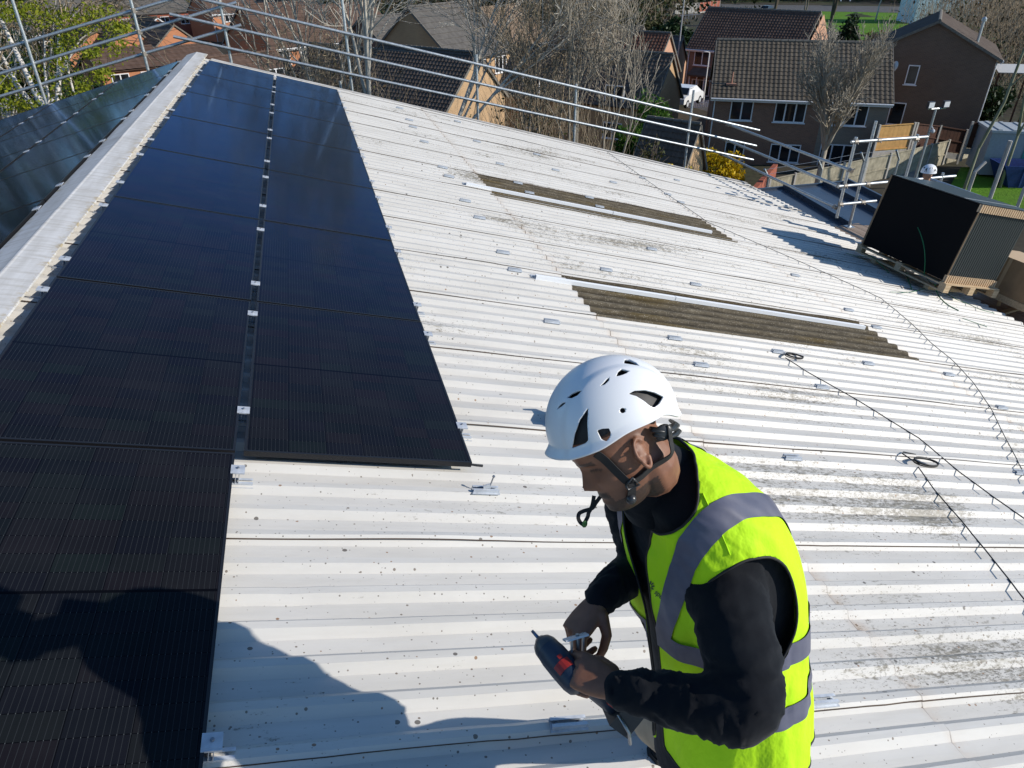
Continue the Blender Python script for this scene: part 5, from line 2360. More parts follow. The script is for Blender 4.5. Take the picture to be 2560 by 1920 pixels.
house('low brown roofed house with an orange wall and pale windows left of the ridge end', 'eR', (413, 160), 60, 28, 5.2, 5.2, 4.8, 24, 'orange', 'brown', (('f', -1.2, 2.9, 1.4, 1.5, 2), ('f', 1.0, 2.9, 1.1, 1.5, 1)), fascia=False)
house('orange gabled house with a dark ribbed roof nearest the ridge end', 'apexR', (434, 62), 84, -58, 9, 9.5, 4.9, 38, 'orange', 'dark', (), fascia=False)
house('orange gabled house framed by the leftmost scaffold post', 'apexR', (317, 61), 84, -58, 9, 10.5, 4.9, 40, 'orange', 'dark', (('r', 0, 1, 1.2, 1.2, 1),), fascia=False)
house('orange gabled house seen through the yellow green birch leaves', 'apexR', (236, 74), 86, -58, 10, 9.5, 4.9, 36, 'orange', 'brown', (('r', 1, 3.2, 1.4, 1.1, 1),), fascia=False)
house('small orange gable edged in white behind the scaffold rails', 'apexR', (392, 45), 104, -58, 8, 8.5, 4.8, 36, 'orange', 'dark', (('r', 0, 1.2, 2.2, 1.3, 2),), verge=UPVC)
house('red brick terrace under a grey roof at the top beside a scaffold post', 'eR', (478, 26), 124, 30, 13, 9, 5.2, 38, 'red', 'slate', tuple(('f', x, 3.2, 1.5, 1.3, 2) for x in (-5, -1.8, 1.6, 5)) + (('r', 0, 3.2, 1.2, 1.4, 1),), fascia=False)
house('cream house with dark panels on its roof behind the birch trunks', 'eM', (72, 84), 88, 24, 7.5, 7, 4.9, 32, 'buff', 'slate', (('f', -1.8, 3.2, 1.4, 1.3, 2), ('f', 1.2, 3.2, 2.0, 1.3, 3), ('f', -1.5, .7, 1.6, 1.3, 2)))
house('grey roofed house at the top left behind the birch crown', 'eM', (150, 26), 132, 24, 12, 8, 5, 35, 'orange', 'slate', (('f', -2.5, 3.2, 1.8, 1.3, 2), ('f', .5, 3.2, 1.8, 1.3, 2), ('f', 3.5, 3.2, 1.8, 1.3, 2)))
house('brick terrace gable at the top left of the near scaffold post', 'apexR', (343, -8), 128, -56, 9, 8.5, 5, 38, 'red', 'slate', (), fascia=False)
house('brown roof at the left edge between birch trunks', 'eM', (40, 62), 112, 24, 10, 8, 5, 36, 'pink', 'brown', TWO(10), fascia=False)
house('pale walled house half hidden by the birch leaves', 'eM', (140, 96), 90, 24, 5.5, 7, 4.9, 34, 'buff', 'slate', TWO(5.5))
house('orange gabled house at the top centre left behind bare branches', 'apexR', (733, 4), 110, -52, 9, 8, 5, 38, 'tan', 'dark', (), fascia=False)
house('brown roofed house at the top behind white branches', 'eR', (700, 22), 125, 33, 13, 8, 5, 36, 'orange', 'brown', TWO(13))
house('pale blue rendered building at the top right edge', 'eM', (2395, -46), 140, -20, 13, 9, 7.0, 25, 'white', 'slate', (), fascia=False)
house('red roofed house at the upper left between leaf clumps', 'eM', (200, 42), 108, 30, 9, 8, 5, 36, 'orange', 'slate', TWO(9), fascia=False)

# roof solar arrays on the cream house and on two gabled houses are part of the view: one dark array
# ---- fences
FW = simple('weathered_fence_boards', (.37, .33, .235), .92, var=.3, scale=3)
FC = simple('concrete_post', (.42, .40, .36), .9, var=.15, scale=4)
FO = simple('new_orange_fence', (.55, .31, .10), .85, var=.15, scale=4)
FB = simple('dark_brown_fence', (.085, .035, .020), .9, var=.25, scale=4)


def fence(label, pts, h, board, post=FC, bay=1.85, name='fence', gravel=True, rails=2):
    root = empty(name, tuple(pts[0]), label=label, cat='fence')
    O = Vector(pts[0])
    for a, b in zip(pts[:-1], pts[1:]):
        a, b = Vector(a), Vector(b)
        n = max(1, int(round((b - a).length / bay)))
        d = (b - a) / n
        t = Vector((d.x, d.y, 0)).normalized()
        for k in range(n + 1):
            p = a + d * k - O
            m = MB()
            m.beam(p + Vector((0, 0, -.6)), p + Vector((0, 0, h + .06)), .12, .12, up=t)
            m.build('post', post, root)
            if k == n:
                continue
            q = p + d
            m = MB()
            nb = 14
            for j in range(nb):
                s0, s1 = .06 / bay + (1 - .12 / bay) * j / nb, .06 / bay + (1 - .12 / bay) * (j + 1.04) / nb
                A, B = p.lerp(q, s0), p.lerp(q, s1)
                nn = Vector((-t.y, t.x, 0)) * (.012 + .004 * (j % 2))
                m.quad(A + nn + Vector((0, 0, .25)), B + nn + Vector((0, 0, .25)), B + nn + Vector((0, 0, h - .04)), A + nn + Vector((0, 0, h - .04)))
            for zz in ([h - .02] + [.3 + (h - .4) * i / rails for i in range(rails)]):
                m.beam(p.lerp(q, .03) + Vector((0, 0, zz)), p.lerp(q, .97) + Vector((0, 0, zz)), .07, .06)
            m.build('panel', board, root)
            if gravel:
                m = MB()
                m.beam(p.lerp(q, .03) + Vector((0, 0, .05)), p.lerp(q, .97) + Vector((0, 0, .05)), .05, .36)
                m.build('gravel_board', post, root)
    return root


def tz(px, py, z):
    """top of fence pixel at given height z -> base point"""
    return at_z(px, py, z)


A0, A1, A2 = at_z(1925, 452, -9.9), at_z(2285, 372, -9.0), at_z(2640, 285, -8.7)
fence('long grey weathered fence with concrete posts running up past the lawn', [A0 - Vector((0, 0, 1.9)), A1 - Vector((0, 0, 2.0)), A2 - Vector((0, 0, 2.1))], 2.0, FW)
B0, B1 = at_z(2200, 314, -7.7), at_z(2288, 308, -7.7)
fence('new orange fence panels beside the end of the wide brown house', [B0 - Vector((0, 0, 1.8)), B1 - Vector((0, 0, 1.8))], 1.8, FO)
B2, B3 = at_z(2352, 317, -8.1), at_z(2418, 328, -8.4)
fence('dark brown fence in shade below the gabled house', [B1 - Vector((0, 0, 1.8)) + Vector((.3, .1, 0)), B2 - Vector((0, 0, 1.7)), B3 - Vector((0, 0, 1.7))], 1.75, FB)
B4, B5 = at_z(2432, 306, -7.6), at_z(2560, 318, -7.9)
fence('dark brown fence at the right under the bare trees', [B4 - Vector((0, 0, 1.8)), B5 - Vector((0, 0, 1.8))], 1.8, FB)
C0, C1 = at_z(1690, 14, -9.8), at_z(1745, 12, -9.8)
fence('grey fence at the top behind the conifer hedge', [C0 - Vector((0, 0, 1.8)), C1 - Vector((0, 0, 1.8))], 2.2, FC)
C2 = at_z(1800, 6, -9.8)
fence('red brown fence at the top right of the grey fence', [C1 - Vector((0, 0, 1.8)) + Vector((.4, 0, 0)), C2 - Vector((0, 0, 1.8))], 2.2, BR_['red'])
E0, E1 = at_z(440, 68, -9.8), at_z(535, 52, -9.8)
fence('pale fence behind the rails near the ridge end', [E0 - Vector((0, 0, 1.8)), E1 - Vector((0, 0, 1.8))], 1.9, FC)
# white picket fence
pf = at_z(1715, 277, -11.3)
root = empty('picket_fence', pf, label='small white picket fence below the porch house', cat='fence')
m = MB()
for k in range(16):
    x = k * .17
    m.box((x, 0, 0), (x + .09, .025, .95 + .05 * (k % 2)))
for z in (.25, .72):
    m.box((0, .026, z), (2.7, .06, z + .08))
m.build('pickets', UPVC, root)
root.rotation_euler = (0, 0, R(-25))
# low brick wall
w0, w1 = at_z(1880, 505, -10.2), at_z(1925, 470, -10.2)
m = MB()
m.beam(w0, w1 + Vector((1.5, 2, 0)), .25, 1.6)
tag(m.build('brick_wall', BR_['red']), 'low red brick wall between the canopy and the forsythia', 'wall')

# cranked security posts with wires
root = empty('security_fence', (0, 0, 0), label='row of cranked steel posts carrying thin wires beyond the canopy', cat='fence')
tops = []
for bx, by, hy_ in ((1917, 470, 445), (2049, 450, 424), (2153, 430, 404), (2241, 420, 398)):
    b = at_d(bx, by, 30)
    t = at_y(bx + 4, hy_, b.y)
    t = Vector((b.x, b.y, t.z))
    m = MB()
    k = t + Vector((-.35, -.1, .42))
    m.tube([Vector((b.x, b.y, GROUND)), t, k], .045, 6)
    m.build('post', M['galv'], root)
    tops.append(t)
for k in range(2):
    m = MB()
    m.tube([p + Vector((-.3 + .15 * k, 0, .36 - .2 * k)) for p in tops], .007, 4)
    m.build('wire', M['galv'], root)
for i, (bx, by, hy_, lab) in enumerate(((2425, 466, 430, 'cranked concrete post on the lawn just right of the panel stack top'), (2548, 505, 470, 'cranked concrete post on the lawn at the right edge above the carton'))):
    b = at_d(bx, by, 24)
    t = at_y(bx + 10, hy_, b.y)
    m = MB()
    m.tube([Vector((b.x, b.y, GROUND)), Vector((b.x, b.y, t.z)), Vector((b.x + .30, b.y, t.z + .32))], .06, 6)
    tag(m.build('concrete_post', FC), lab, 'post')

# ---- street things
lp = at_z(1755, 276, -11.4)
root = empty('street_lamp', lp, label='pale street lamp post in front of the porch house', cat='street lamp')
hh = at_y(1770, 131, lp.y).z - lp.z
m = MB()
m.tube([(0, 0, 0), (0, 0, 1.2), (0, 0, 1.25), (0, 0, hh)], [.09, .09, .06, .045], 8)
m.build('pole', simple('pale_painted_pole', (.62, .60, .55), .6), root, smooth=True)
m = MB()
m.tube([(0, 0, hh), (-.35, -.05, hh + .08), (-.75, -.1, hh + .06)], [.05, .07, .05], 8, flat=.5)
m.build('lamp_head', simple('lamp_head_grey', (.6, .6, .6), .5), root, smooth=True)
b = at_z(1684, 240, -11.4)
root = empty('street_lamp', b, label='tall thin pole rising past the reddish roof to the top of the picture', cat='street lamp')
m = MB()
m.tube([(0, 0, 0), (0, 0, 11.5)], [.09, .05], 8)
m.build('pole', simple('grey_pole', (.45, .45, .44), .6), root)
m = MB()
for k in range(5):
    m.tube([(.0 + k * .35, 0, 7.2), (.0 + k * .35 + .02, 0, 7.9 - k * .05)], .02, 5)
m.tube([(-.3, 0, 7.5), (2.0, 0, 7.6)], .025, 5)
m.build('aerial', STEEL, root)
fp = at_d(2290, 440, 38)
fp.z = -10.4
root = empty('floodlight_mast', fp, label='slim mast with twin white floodlights and a camera before the gabled house', cat='floodlight')
ftop = at_y(2333, 272, fp.y)
hh = ftop.z - fp.z
m = MB()
m.tube([(0, 0, 0), (0, 0, hh)], [.085, .06], 8)
m.tube([(-.45, 0, hh), (.6, 0, hh)], .04, 6)
m.build('mast', M['galv'], root)
for s in (-.42, .52):
    m = MB()
    m.box((s - .19, -.10, hh + .04), (s + .19, .04, hh + .36), M=None)
    lo_ = m.build('floodlight', simple('floodlight_body', (.05, .05, .055), .5), root)
    m = MB()
    m.box((s - .16, -.115, hh + .07), (s + .16, -.102, hh + .33))
    m.build('lens', simple('floodlight_lens', (.72, .74, .74), .2), lo_)
m = MB()
ball(m, (.12, -.1, hh - 1.1), .11, n=6)
m.tube([(0, 0, hh - .8), (.12, -.1, hh - 1.0)], .03, 6)
m.build('camera_dome', simple('camera_white', (.6, .6, .6), .3), root)


def car(px, d, yaw, paint, label):
    p = at_d(px[0], px[1], d)
    root = empty('parked_car', p, (0, 0, yaw), label, 'car')
    L, W_, = 4.0, 1.7
    prof_ = [(-2.0, .35), (-2.0, .75), (-1.75, .9), (-1.2, .95), (-.75, 1.42), (.6, 1.46), (1.35, 1.0), (1.85, .86), (2.0, .7), (2.0, .35)]
    m = MB()
    ws = [W_ / 2 if z < 1.1 else W_ / 2 - .16 for x, z in prof_]
    rows = [[(x, -w, z) for (x, z), w in zip(prof_, ws)], [(x, w, z) for (x, z), w in zip(prof_, ws)]]
    m.grid(rows)
    m.poly(rows[0])
    m.poly(rows[1][::-1])
    m.build('body', paint, root)
    m = MB()
    for s in (-1, 1):
        y = s * (W_ / 2 - .085)
        m.poly([(-1.05, s * (W_ / 2 - .04), .98), (1.15, s * (W_ / 2 - .04), 1.0), (.55, s * (W_ / 2 - .155), 1.40), (-.7, s * (W_ / 2 - .155), 1.37)])
    m.poly([(1.34, -.72, 1.03), (1.34, .72, 1.03), (.66, .66, 1.45), (.66, -.66, 1.45)])
    m.poly([(-1.22, -.72, .98), (-1.22, .72, .98), (-.80, .66, 1.40), (-.80, -.66, 1.40)])
    m.v = [(x * 1.012, y * 1.02, z + .003) for x, y, z in m.v]
    m.build('window', GLS, root)
    for x in (-1.25, 1.25):
        for s in (-1, 1):
            m = MB()
            m.tube([(x, s * (W_ / 2 - .18), .31), (x, s * (W_ / 2 + .02), .31)], .31, 14)
            w_o = m.build('wheel', simple('tyre', (.015, .015, .016), .8), root)
            m = MB()
            m.tube([(x, s * (W_ / 2 + .02), .31), (x, s * (W_ / 2 + .03), .31)], .19, 12)
            m.build('rim', M['alu'], w_o)
    for s in (-1, 1):
        m = MB()
        m.box((1.93, s * .62 - .17, .62), (2.012, s * .62 + .17, .78))
        m.build('headlight', simple('headlight', (.75, .76, .78), .15), root)
    return root


WP = simple('white_car_paint', (.75, .76, .77), .25)
DP = simple('dark_car_paint', (.02, .025, .03), .2)
car((1708, 262), 57, R(40), WP, 'white car parked beside the tan gable end below the porch house')
car((2270, 26), 175, R(-10), WP, 'small white car parked on the far road at the top right')
car((1915, 33), 150, R(30), DP, 'dark car parked at the top by the paved path')
car((2110, 4), 190, R(-15), DP, 'dark car at the far edge of the green')

# grey storage cabin, blue skip, garden shelter at the right
kb = at_z(2446, 436, -10.2)
root = empty('storage_cabin', kb, (0, 0, R(-28)), 'grey steel storage cabin on the lawn at the right edge', 'cabin')
cab = simple('grey_steel_cladding', (.30, .34, .36), .6, var=.1)
m = MB()
m.box((0, 0, 0), (5.2, 2.6, 2.5))
m.build('body', cab, root)
m = MB()
m.box((-.08, -.08, 2.5), (5.28, 2.68, 2.64))
for k in range(6):
    m.box((.3 + k * .8, 0, 2.64), (.5 + k * .8, 2.6, 2.69))
m.build('roof', simple('grey_steel_roof', (.42, .45, .46), .45, var=.1), root)
m = MB()
m.box((2.0, -.05, .1), (3.2, -.004, 2.2))
m.build('door', simple('teal_door', (.05, .26, .24), .5), root)
sk = at_z(2545, 470, -10.6)
root = empty('skip', sk, (0, 0, R(-20)), 'blue steel skip standing on the lawn at the right edge', 'skip')
m = MB()
rows = [[(-1.0, -.8, .15), (3.0, -.8, .15), (3.0, .8, .15), (-1.0, .8, .15)], [(-1.7, -.95, 1.5), (3.7, -.95, 1.5), (3.7, .95, 1.5), (-1.7, .95, 1.5)], [(-1.62, -.87, 1.5), (3.6, -.87, 1.5), (3.6, .87, 1.5), (-1.62, .87, 1.5)], [(-1.0, -.75, .4), (3.0, -.75, .4), (3.0, .75, .4), (-1.0, .75, .4)]]
m.grid(rows, closed=True)
m.face([12, 13, 14, 15])
m.build('body', simple('blue_skip_paint', (.012, .035, .16), .5, var=.25), root)
m = MB()
for x in (-.6, 1.0, 2.6):
    m.box((x, -1.0, .3), (x + .1, -.93, 1.4))
m.build('ribs', simple('blue_skip_rib', (.015, .045, .19), .5), root)
pp = at_d(2477.6, 488, 31)
ppt = at_y(2523, 352, pp.y)
m = MB()
m.tube([(pp.x, pp.y, GROUND), (pp.x, pp.y, ppt.z)], .085, 8)
tag(m.build('steel_post', FC), 'pale square topped post standing on the lawn before the grey cabin', 'post')
gs = at_d(2470, 262, 52)
root = empty('garden_shelter', gs, (0, 0, R(-25)), 'small garden shelter with pale sheet roof right of the gabled house', 'shelter')
m = MB()
m.quad((0, 0, 2.2), (2.6, 0, 2.2), (2.6, 1.5, 2.6), (0, 1.5, 2.6))
m.quad((0, 0, 2.15), (0, 1.5, 2.55), (2.6, 1.5, 2.55), (2.6, 0, 2.15))
m.build('roof', simple('pale_sheet', (.55, .55, .53), .6), root)
for x in (.1, 2.5):
    for y in (.1, 1.4):
        m = MB()
        m.box((x - .05, y - .05, -2), (x + .05, y + .05, 2.2))
        m.build('post', FB, root)

# the second worker beyond the pack: helmet, head and shoulders over the stack
hp = at_d(2322, 428, 13.3)
w2 = empty('person', (hp.x, hp.y, -3.62), label='second worker in a white helmet standing behind the panel stack', cat='person')
m = MB()
c0 = Vector((0, 0, 0))
hz_ = hp.z + 3.62
ball(m, (0, 0, hz_ - .05), 1, .085, .078, .12, 10)
limb(m, [(0, 0, hz_ - .12), (.02, 0, hz_ - .26)], [.06, .065])
limb(m, [(.02, -.17, hz_ - .33), (.04, .17, hz_ - .33)], [.09, .09])
limb(m, [(.02, 0, hz_ - .34), (.03, 0, hz_ - .60), (.03, 0, hz_ - .84)], [.15, .17, .16])
for s in (-1, 1):
    limb(m, [(.03, s * .2, hz_ - .33), (.08, s * .26, hz_ - .62), (-.08, s * .22, hz_ - .84)], [.06, .05, .035])
    limb(m, [(.03, s * .09, hz_ - .84), (.0, s * .10, .48), (.04, s * .11, .07)], [.09, .065, .05])
    ball(m, (-.02, s * .11, .05), 1, .13, .05, .05, 6)
    ball(m, (0, s * .08, hz_ - .07), 1, .015, .012, .03, 5)
ball(m, (-.095, 0, hz_ - .075), 1, .02, .014, .02, 5)
remeshed(m, 'body', simple('skin_second', (.36, .20, .13), .6, var=.1), .012, w2, 1)
m = MB()
limb(m, [(.02, -.17, hz_ - .335), (.04, .17, hz_ - .335)], [.105, .105])
limb(m, [(.02, 0, hz_ - .34), (.03, 0, hz_ - .60), (.03, 0, hz_ - .88)], [.165, .185, .18])
for s in (-1, 1):
    limb(m, [(.03, s * .2, hz_ - .33), (.08, s * .26, hz_ - .62), (-.06, s * .22, hz_ - .82)], [.075, .065, .05])
remeshed(m, 'jacket', fleece_mat.mat, .015, w2, 2)
m = MB()
for s in (-1, 1):
    limb(m, [(.03, s * .09, hz_ - .80), (.0, s * .10, .48), (.04, s * .11, .12)], [.12, .09, .075])
remeshed(m, 'trousers', simple('dark_trousers', (.03, .03, .035), .9), .015, w2, 2)
m = MB()
rows = []
for i in range(14):
    ph = -.15 + (PI / 2 - .02 + .15) * i / 13
    rows.append([(.145 * math.cos(2 * PI * j / 32) * math.cos(ph) * (1.06 if i == 0 else 1), .12 * math.sin(2 * PI * j / 32) * math.cos(ph) * (1.06 if i == 0 else 1), hz_ + .13 * math.sin(ph)) for j in range(32)])
m.grid(rows, closed=True)
m.face([13 * 32 + j for j in range(32)])
h2o = m.build('helmet', white.mat, w2, smooth=True)
m = MB()
for a, e, w_, h_ in ((3.6, .35, .16, .28), (4.3, .62, .30, .12), (3.0, .6, .2, .12), (4.9, .35, .2, .16)):
    row = [[Vector((.1465 * math.cos(a + da) * math.cos(e + de), .1215 * math.sin(a + da) * math.cos(e + de), hz_ + .1315 * math.sin(e + de))) for da in (-w_ * (1 - (de + h_) * .9), w_ * (1 - (de + h_) * .9))] for de in (-h_, 0, h_)]
    m.grid(row)
m.build('vent', M['dark'], h2o)
# ================================================================== trees and plants
def bark(name, a, b):
    n = NT(name)
    f = n.noise(n.mapping(n.tc.outputs['Object'], (3, 3, 1)), 2.2, 5, .65)
    n.set(Base_Color=n.ramp(f, [(.3, a), (.7, b)]), Roughness=.9, Specular_IOR_Level=.15)
    return n.mat


def leafm(name, cols, rough=.6, trans=.25):
    n = NT(name)
    oi = n.t.nodes.new('ShaderNodeNewGeometry')
    r = oi.outputs['Random Per Island']
    st = [(i / (len(cols) - 1), c) for i, c in enumerate(cols)]
    n.set(Base_Color=n.ramp(r, st), Roughness=rough, Specular_IOR_Level=.2)
    # thin leaves let some light through
    tr = n.t.nodes.new('ShaderNodeBsdfTranslucent')
    n.t.links.new(n.b.inputs['Base Color'].links[0].from_socket, tr.inputs[0])
    mx = n.t.nodes.new('ShaderNodeMixShader')
    mx.inputs[0].default_value = trans
    n.t.links.new(n.b.outputs[0], mx.inputs[1])
    n.t.links.new(tr.outputs[0], mx.inputs[2])
    n.t.links.new(mx.outputs[0], n.out.inputs[0])
    return n.mat


BK = {'pale': bark('pale_grey_bark', (.36, .33, .28), (.58, .55, .48)), 'tan': bark('tan_twig_bark', (.24, .185, .125), (.40, .33, .235)), 'grey': bark('grey_bark', (.15, .125, .10), (.26, .225, .18)),
      'mid': bark('brown_grey_bark', (.27, .23, .175), (.45, .40, .32)), 'dark': bark('dark_bark', (.07, .055, .042), (.13, .105, .08)), 'birch': bark('white_birch_bark', (.50, .47, .43), (.72, .69, .65)), 'green': bark('green_grey_bark', (.16, .17, .10), (.28, .28, .19))}
LV = {'birch': leafm('birch_leaves', [(.13, .17, .012), (.20, .24, .015), (.26, .27, .02), (.10, .15, .012)]), 'dark': leafm('dark_evergreen_leaves', [(.012, .028, .010), (.022, .045, .014), (.032, .06, .018)], .5, .1),
      'olive': leafm('olive_leaves', [(.035, .045, .014), (.06, .07, .02), (.085, .085, .03), (.05, .04, .02)], .7, .15), 'bright': leafm('bright_green_leaves', [(.04, .10, .012), (.07, .16, .018), (.10, .20, .02)]),
      'yellow': leafm('forsythia_flowers', [(.62, .42, .01), (.72, .50, .012), (.52, .36, .012), (.30, .26, .02)]), 'brown': leafm('dry_brown_leaves', [(.07, .045, .028), (.11, .075, .045), (.085, .07, .035), (.14, .10, .065)], .9, .1),
      'rust': leafm('rusty_twigs', [(.22, .10, .05), (.28, .14, .07), (.18, .10, .05)], .9, .1), 'blossom': leafm('pale_blossom', [(.42, .40, .34), (.30, .29, .20), (.50, .48, .44), (.2, .19, .1)], .8, .2)}


class Rnd(random.Random):
    def vec(self):
        return Vector((self.gauss(0, 1), self.gauss(0, 1), self.gauss(0, 1)))


def grow(tm, cm, rnd, p, d, length, rad, level, cfg, tips):
    nseg = max(3, int(5 - level * .5))
    pts, rr = [p.copy()], [rad]
    q = p.copy()
    dd = d.copy()
    up = cfg.get('up', .10)
    wig = cfg.get('wig', .16)
    for k in range(nseg):
        dd = (dd + rnd.vec() * wig * (.6 + level * .25) + Vector((0, 0, up))).normalized()
        q = q + dd * (length / nseg)
        pts.append(q.copy())
        rr.append(max(cfg['rmin'], rad * (1 - .62 * (k + 1) / nseg)))
    sides = (7, 5, 4, 3, 3)[min(level, 4)]
    (tm if level <= cfg.get('trunk_levels', 1) else cm).tube(pts, rr, sides, caps=False)
    if level >= cfg['levels']:
        tips.append(q)
        return
    nch = cfg['kids'][level]
    for k in range(nch):
        t = cfg.get('first', .25) + (1 - cfg.get('first', .25)) * ((k + rnd.random()) / nch)
        f = t * nseg
        i = min(int(f), nseg - 1)
        pos = pts[i].lerp(pts[i + 1], f - i)
        ax = (pts[i + 1] - pts[i]).normalized()
        side = rnd.vec().cross(ax)
        if side.length < 1e-4:
            continue
        side.normalize()
        ang = R(rnd.uniform(*cfg['ang'][level]))
        nd = (ax * math.cos(ang) + side * math.sin(ang)).normalized()
        grow(tm, cm, rnd, pos, nd, length * rnd.uniform(*cfg['ratio']) * (1.15 - .4 * t), max(cfg['rmin'], rr[i] * .58), level + 1, cfg, tips)


def bare_tree(label, px, d, ztop, seed, bk='pale', stems=1, spread=8, lean=(0, 0), rad=.13, cfg=None, name='tree', group=None, fork=.0, kids=None, leaves=None):
    rnd = Rnd(seed)
    P = at_d(px[0], px[1], d)
    gz = min(terrain_z(P.x, P.y), P.z)
    H = ztop - gz
    c = dict(levels=4, kids=(6, 6, 5, 4), ang=((14, 34), (20, 45), (20, 50), (20, 55)), ratio=(.42, .62), rmin=.009, up=.10, wig=.13, first=.30, trunk_levels=1)
    c.update(cfg or {})
    if kids:
        c['kids'] = kids
    root = empty(name, (P.x, P.y, gz), (0, 0, 0), label, 'tree', group)
    tm, cm, tips = MB(), MB(), []
    b0 = Vector((0, 0, -.3))
    if fork > 0:
        top = Vector((lean[0] * fork * .3, lean[1] * fork * .3, fork))
        tm.tube([b0, top * .5, top], [rad * 1.2, rad * 1.0, rad * .85], 8)
        b0 = top
    for s in range(stems):
        a = 2 * PI * (s + rnd.random() * .7) / stems
        t = math.tan(R(spread * rnd.uniform(.5, 1.2)))
        dv = Vector((math.cos(a) * t + lean[0], math.sin(a) * t + lean[1], 1)).normalized()
        grow(tm, cm, rnd, b0 + Vector((math.cos(a) * .12, math.sin(a) * .12, 0)) * (1 if stems > 1 and fork == 0 else 0), dv, (H - b0.z) * rnd.uniform(.86, 1.06), rad * rnd.uniform(.65, 1.0) if stems > 1 else rad, 0, c, tips)
    tm.build('trunk', BK[bk], root, smooth=True)
    cr = cm.build('crown', BK[bk], root)
    if leaves:
        lm2 = MB()
        kind, n, size, rr_ = leaves
        for k in range(n):
            q = rnd.choice(tips) + rnd.vec() * rr_
            leaf(lm2, q, size * rnd.uniform(.6, 1.3), rnd)
        lm2.build('leaves', LV[kind], root)
    return root


def leaf(mb, q, s, rnd):
    a = rnd.vec().normalized()
    b = a.cross(rnd.vec())
    b = b.normalized() if b.length > 1e-5 else a.orthogonal().normalized()
    mb.quad(q - a * s - b * s * .15, q - b * s * .55, q + a * s, q + b * s * .55)


def bush(label, c, rad, kind, n, size, seed, name='shrub', clumps=9, group=None, stuff=False, core=(.012, .014, .008), stems=None, cat='shrub', sq=1.0):
    """leafy mass: many small leaves gathered in clumps of different sizes, with gaps"""
    rnd = Rnd(seed)
    root = empty(name, tuple(c), label=label, cat=cat, group=group)
    C_ = []
    for k in range(clumps):
        v = rnd.vec()
        v = v.normalized() * rnd.uniform(.25, .85)
        if v.z < -.3:
            v.z *= -.6
        C_.append((Vector((v.x * rad[0], v.y * rad[1], v.z * rad[2] + rad[2] * .9)), rnd.uniform(.30, .58)))
    m = MB()
    for k in range(n):
        cc, rr_ = C_[rnd.randrange(clumps)]
        v = rnd.vec().normalized() * (rnd.random() ** .45)
        q = cc + Vector((v.x * rad[0], v.y * rad[1], v.z * rad[2])) * rr_
        if q.z < 0:
            q.z = rnd.random() * .3
        leaf(m, q, size * rnd.uniform(.55, 1.4), rnd)
    m.build('crown', LV[kind], root)
    s = MB()
    for cc, rr_ in C_:
        base = Vector((cc.x * .15, cc.y * .15, -.2))
        s.tube([base, base.lerp(cc, .5) + rnd.vec() * .1, cc], [.07, .05, .02], 5)
        for k in range(stems or 5):
            e = cc + Vector((rnd.gauss(0, 1) * rad[0], rnd.gauss(0, 1) * rad[1], abs(rnd.gauss(0, 1)) * rad[2])) * rr_ * .6
            s.tube([base.lerp(cc, .6), cc.lerp(e, .5) + rnd.vec() * .08, e], [.03, .02, .01], 3)
    s.build('trunk', BK['dark'], root)
    return root


# ---- birch clump left of the ridge: stems follow the photograph
bx = at_d(130, 260, 21)
birch_stems = [([(-14, 40), (0, 45), (28, 105), (60, 170), (85, 225), (105, 262), (125, 300)], .10), ([(-18, 115), (0, 132), (28, 184), (55, 228), (85, 265), (110, 310)], .085), ([(-25, 160), (0, 168), (20, 190), (45, 222), (70, 262)], .045),
               ([(103, 55), (112, 118), (111, 163), (115, 205), (121, 243), (126, 270)], .045), ([(168, 30), (150, 80), (147, 132), (147, 190), (144, 250), (142, 290)], .085),
               ([(250, 60), (215, 88), (192, 110), (172, 148), (152, 190), (148, 225)], .05), ([(205, 20), (160, 60), (146, 80)], .04)]
rnd = Rnd(41)
root = empty('birch_tree', (bx.x, bx.y, GROUND), label='white stemmed birch with fresh yellow green leaves left of the scaffold rails', cat='tree')
tm, cm, tips = MB(), MB(), []
for pts, r0 in birch_stems:
    dpt = 21 + rnd.uniform(-.8, .8)
    P3_ = [at_d(x, y, dpt) - Vector((bx.x, bx.y, GROUND)) for x, y in pts]
    bot = P3_[-1].copy()
    bot = Vector((bot.x * .35, bot.y * .35, 0))
    P3_ = P3_ + [P3_[-1].lerp(bot, .5), bot]
    n_ = len(P3_)
    tm.tube(catmull(P3_, 4), [r0 * (.45 + .75 * k / ((n_ - 1) * 4)) for k in range((n_ - 1) * 4 + 1)], 9)
    top, nx_ = P3_[0], P3_[1]
    for k in range(7):
        st = top.lerp(P3_[2], rnd.random())
        grow(tm, cm, rnd, st, ((top - nx_).normalized() + rnd.vec() * .5).normalized(), rnd.uniform(1.2, 2.6), .03, 2, dict(levels=4, kids=(0, 0, 5, 4), ang=((20, 50),) * 5, ratio=(.45, .65), rmin=.006, up=-.02, wig=.15, trunk_levels=0), tips)
tm.build('trunk', BK['birch'], root, smooth=True)
cm.build('crown', BK['tan'], root)
lmb = MB()
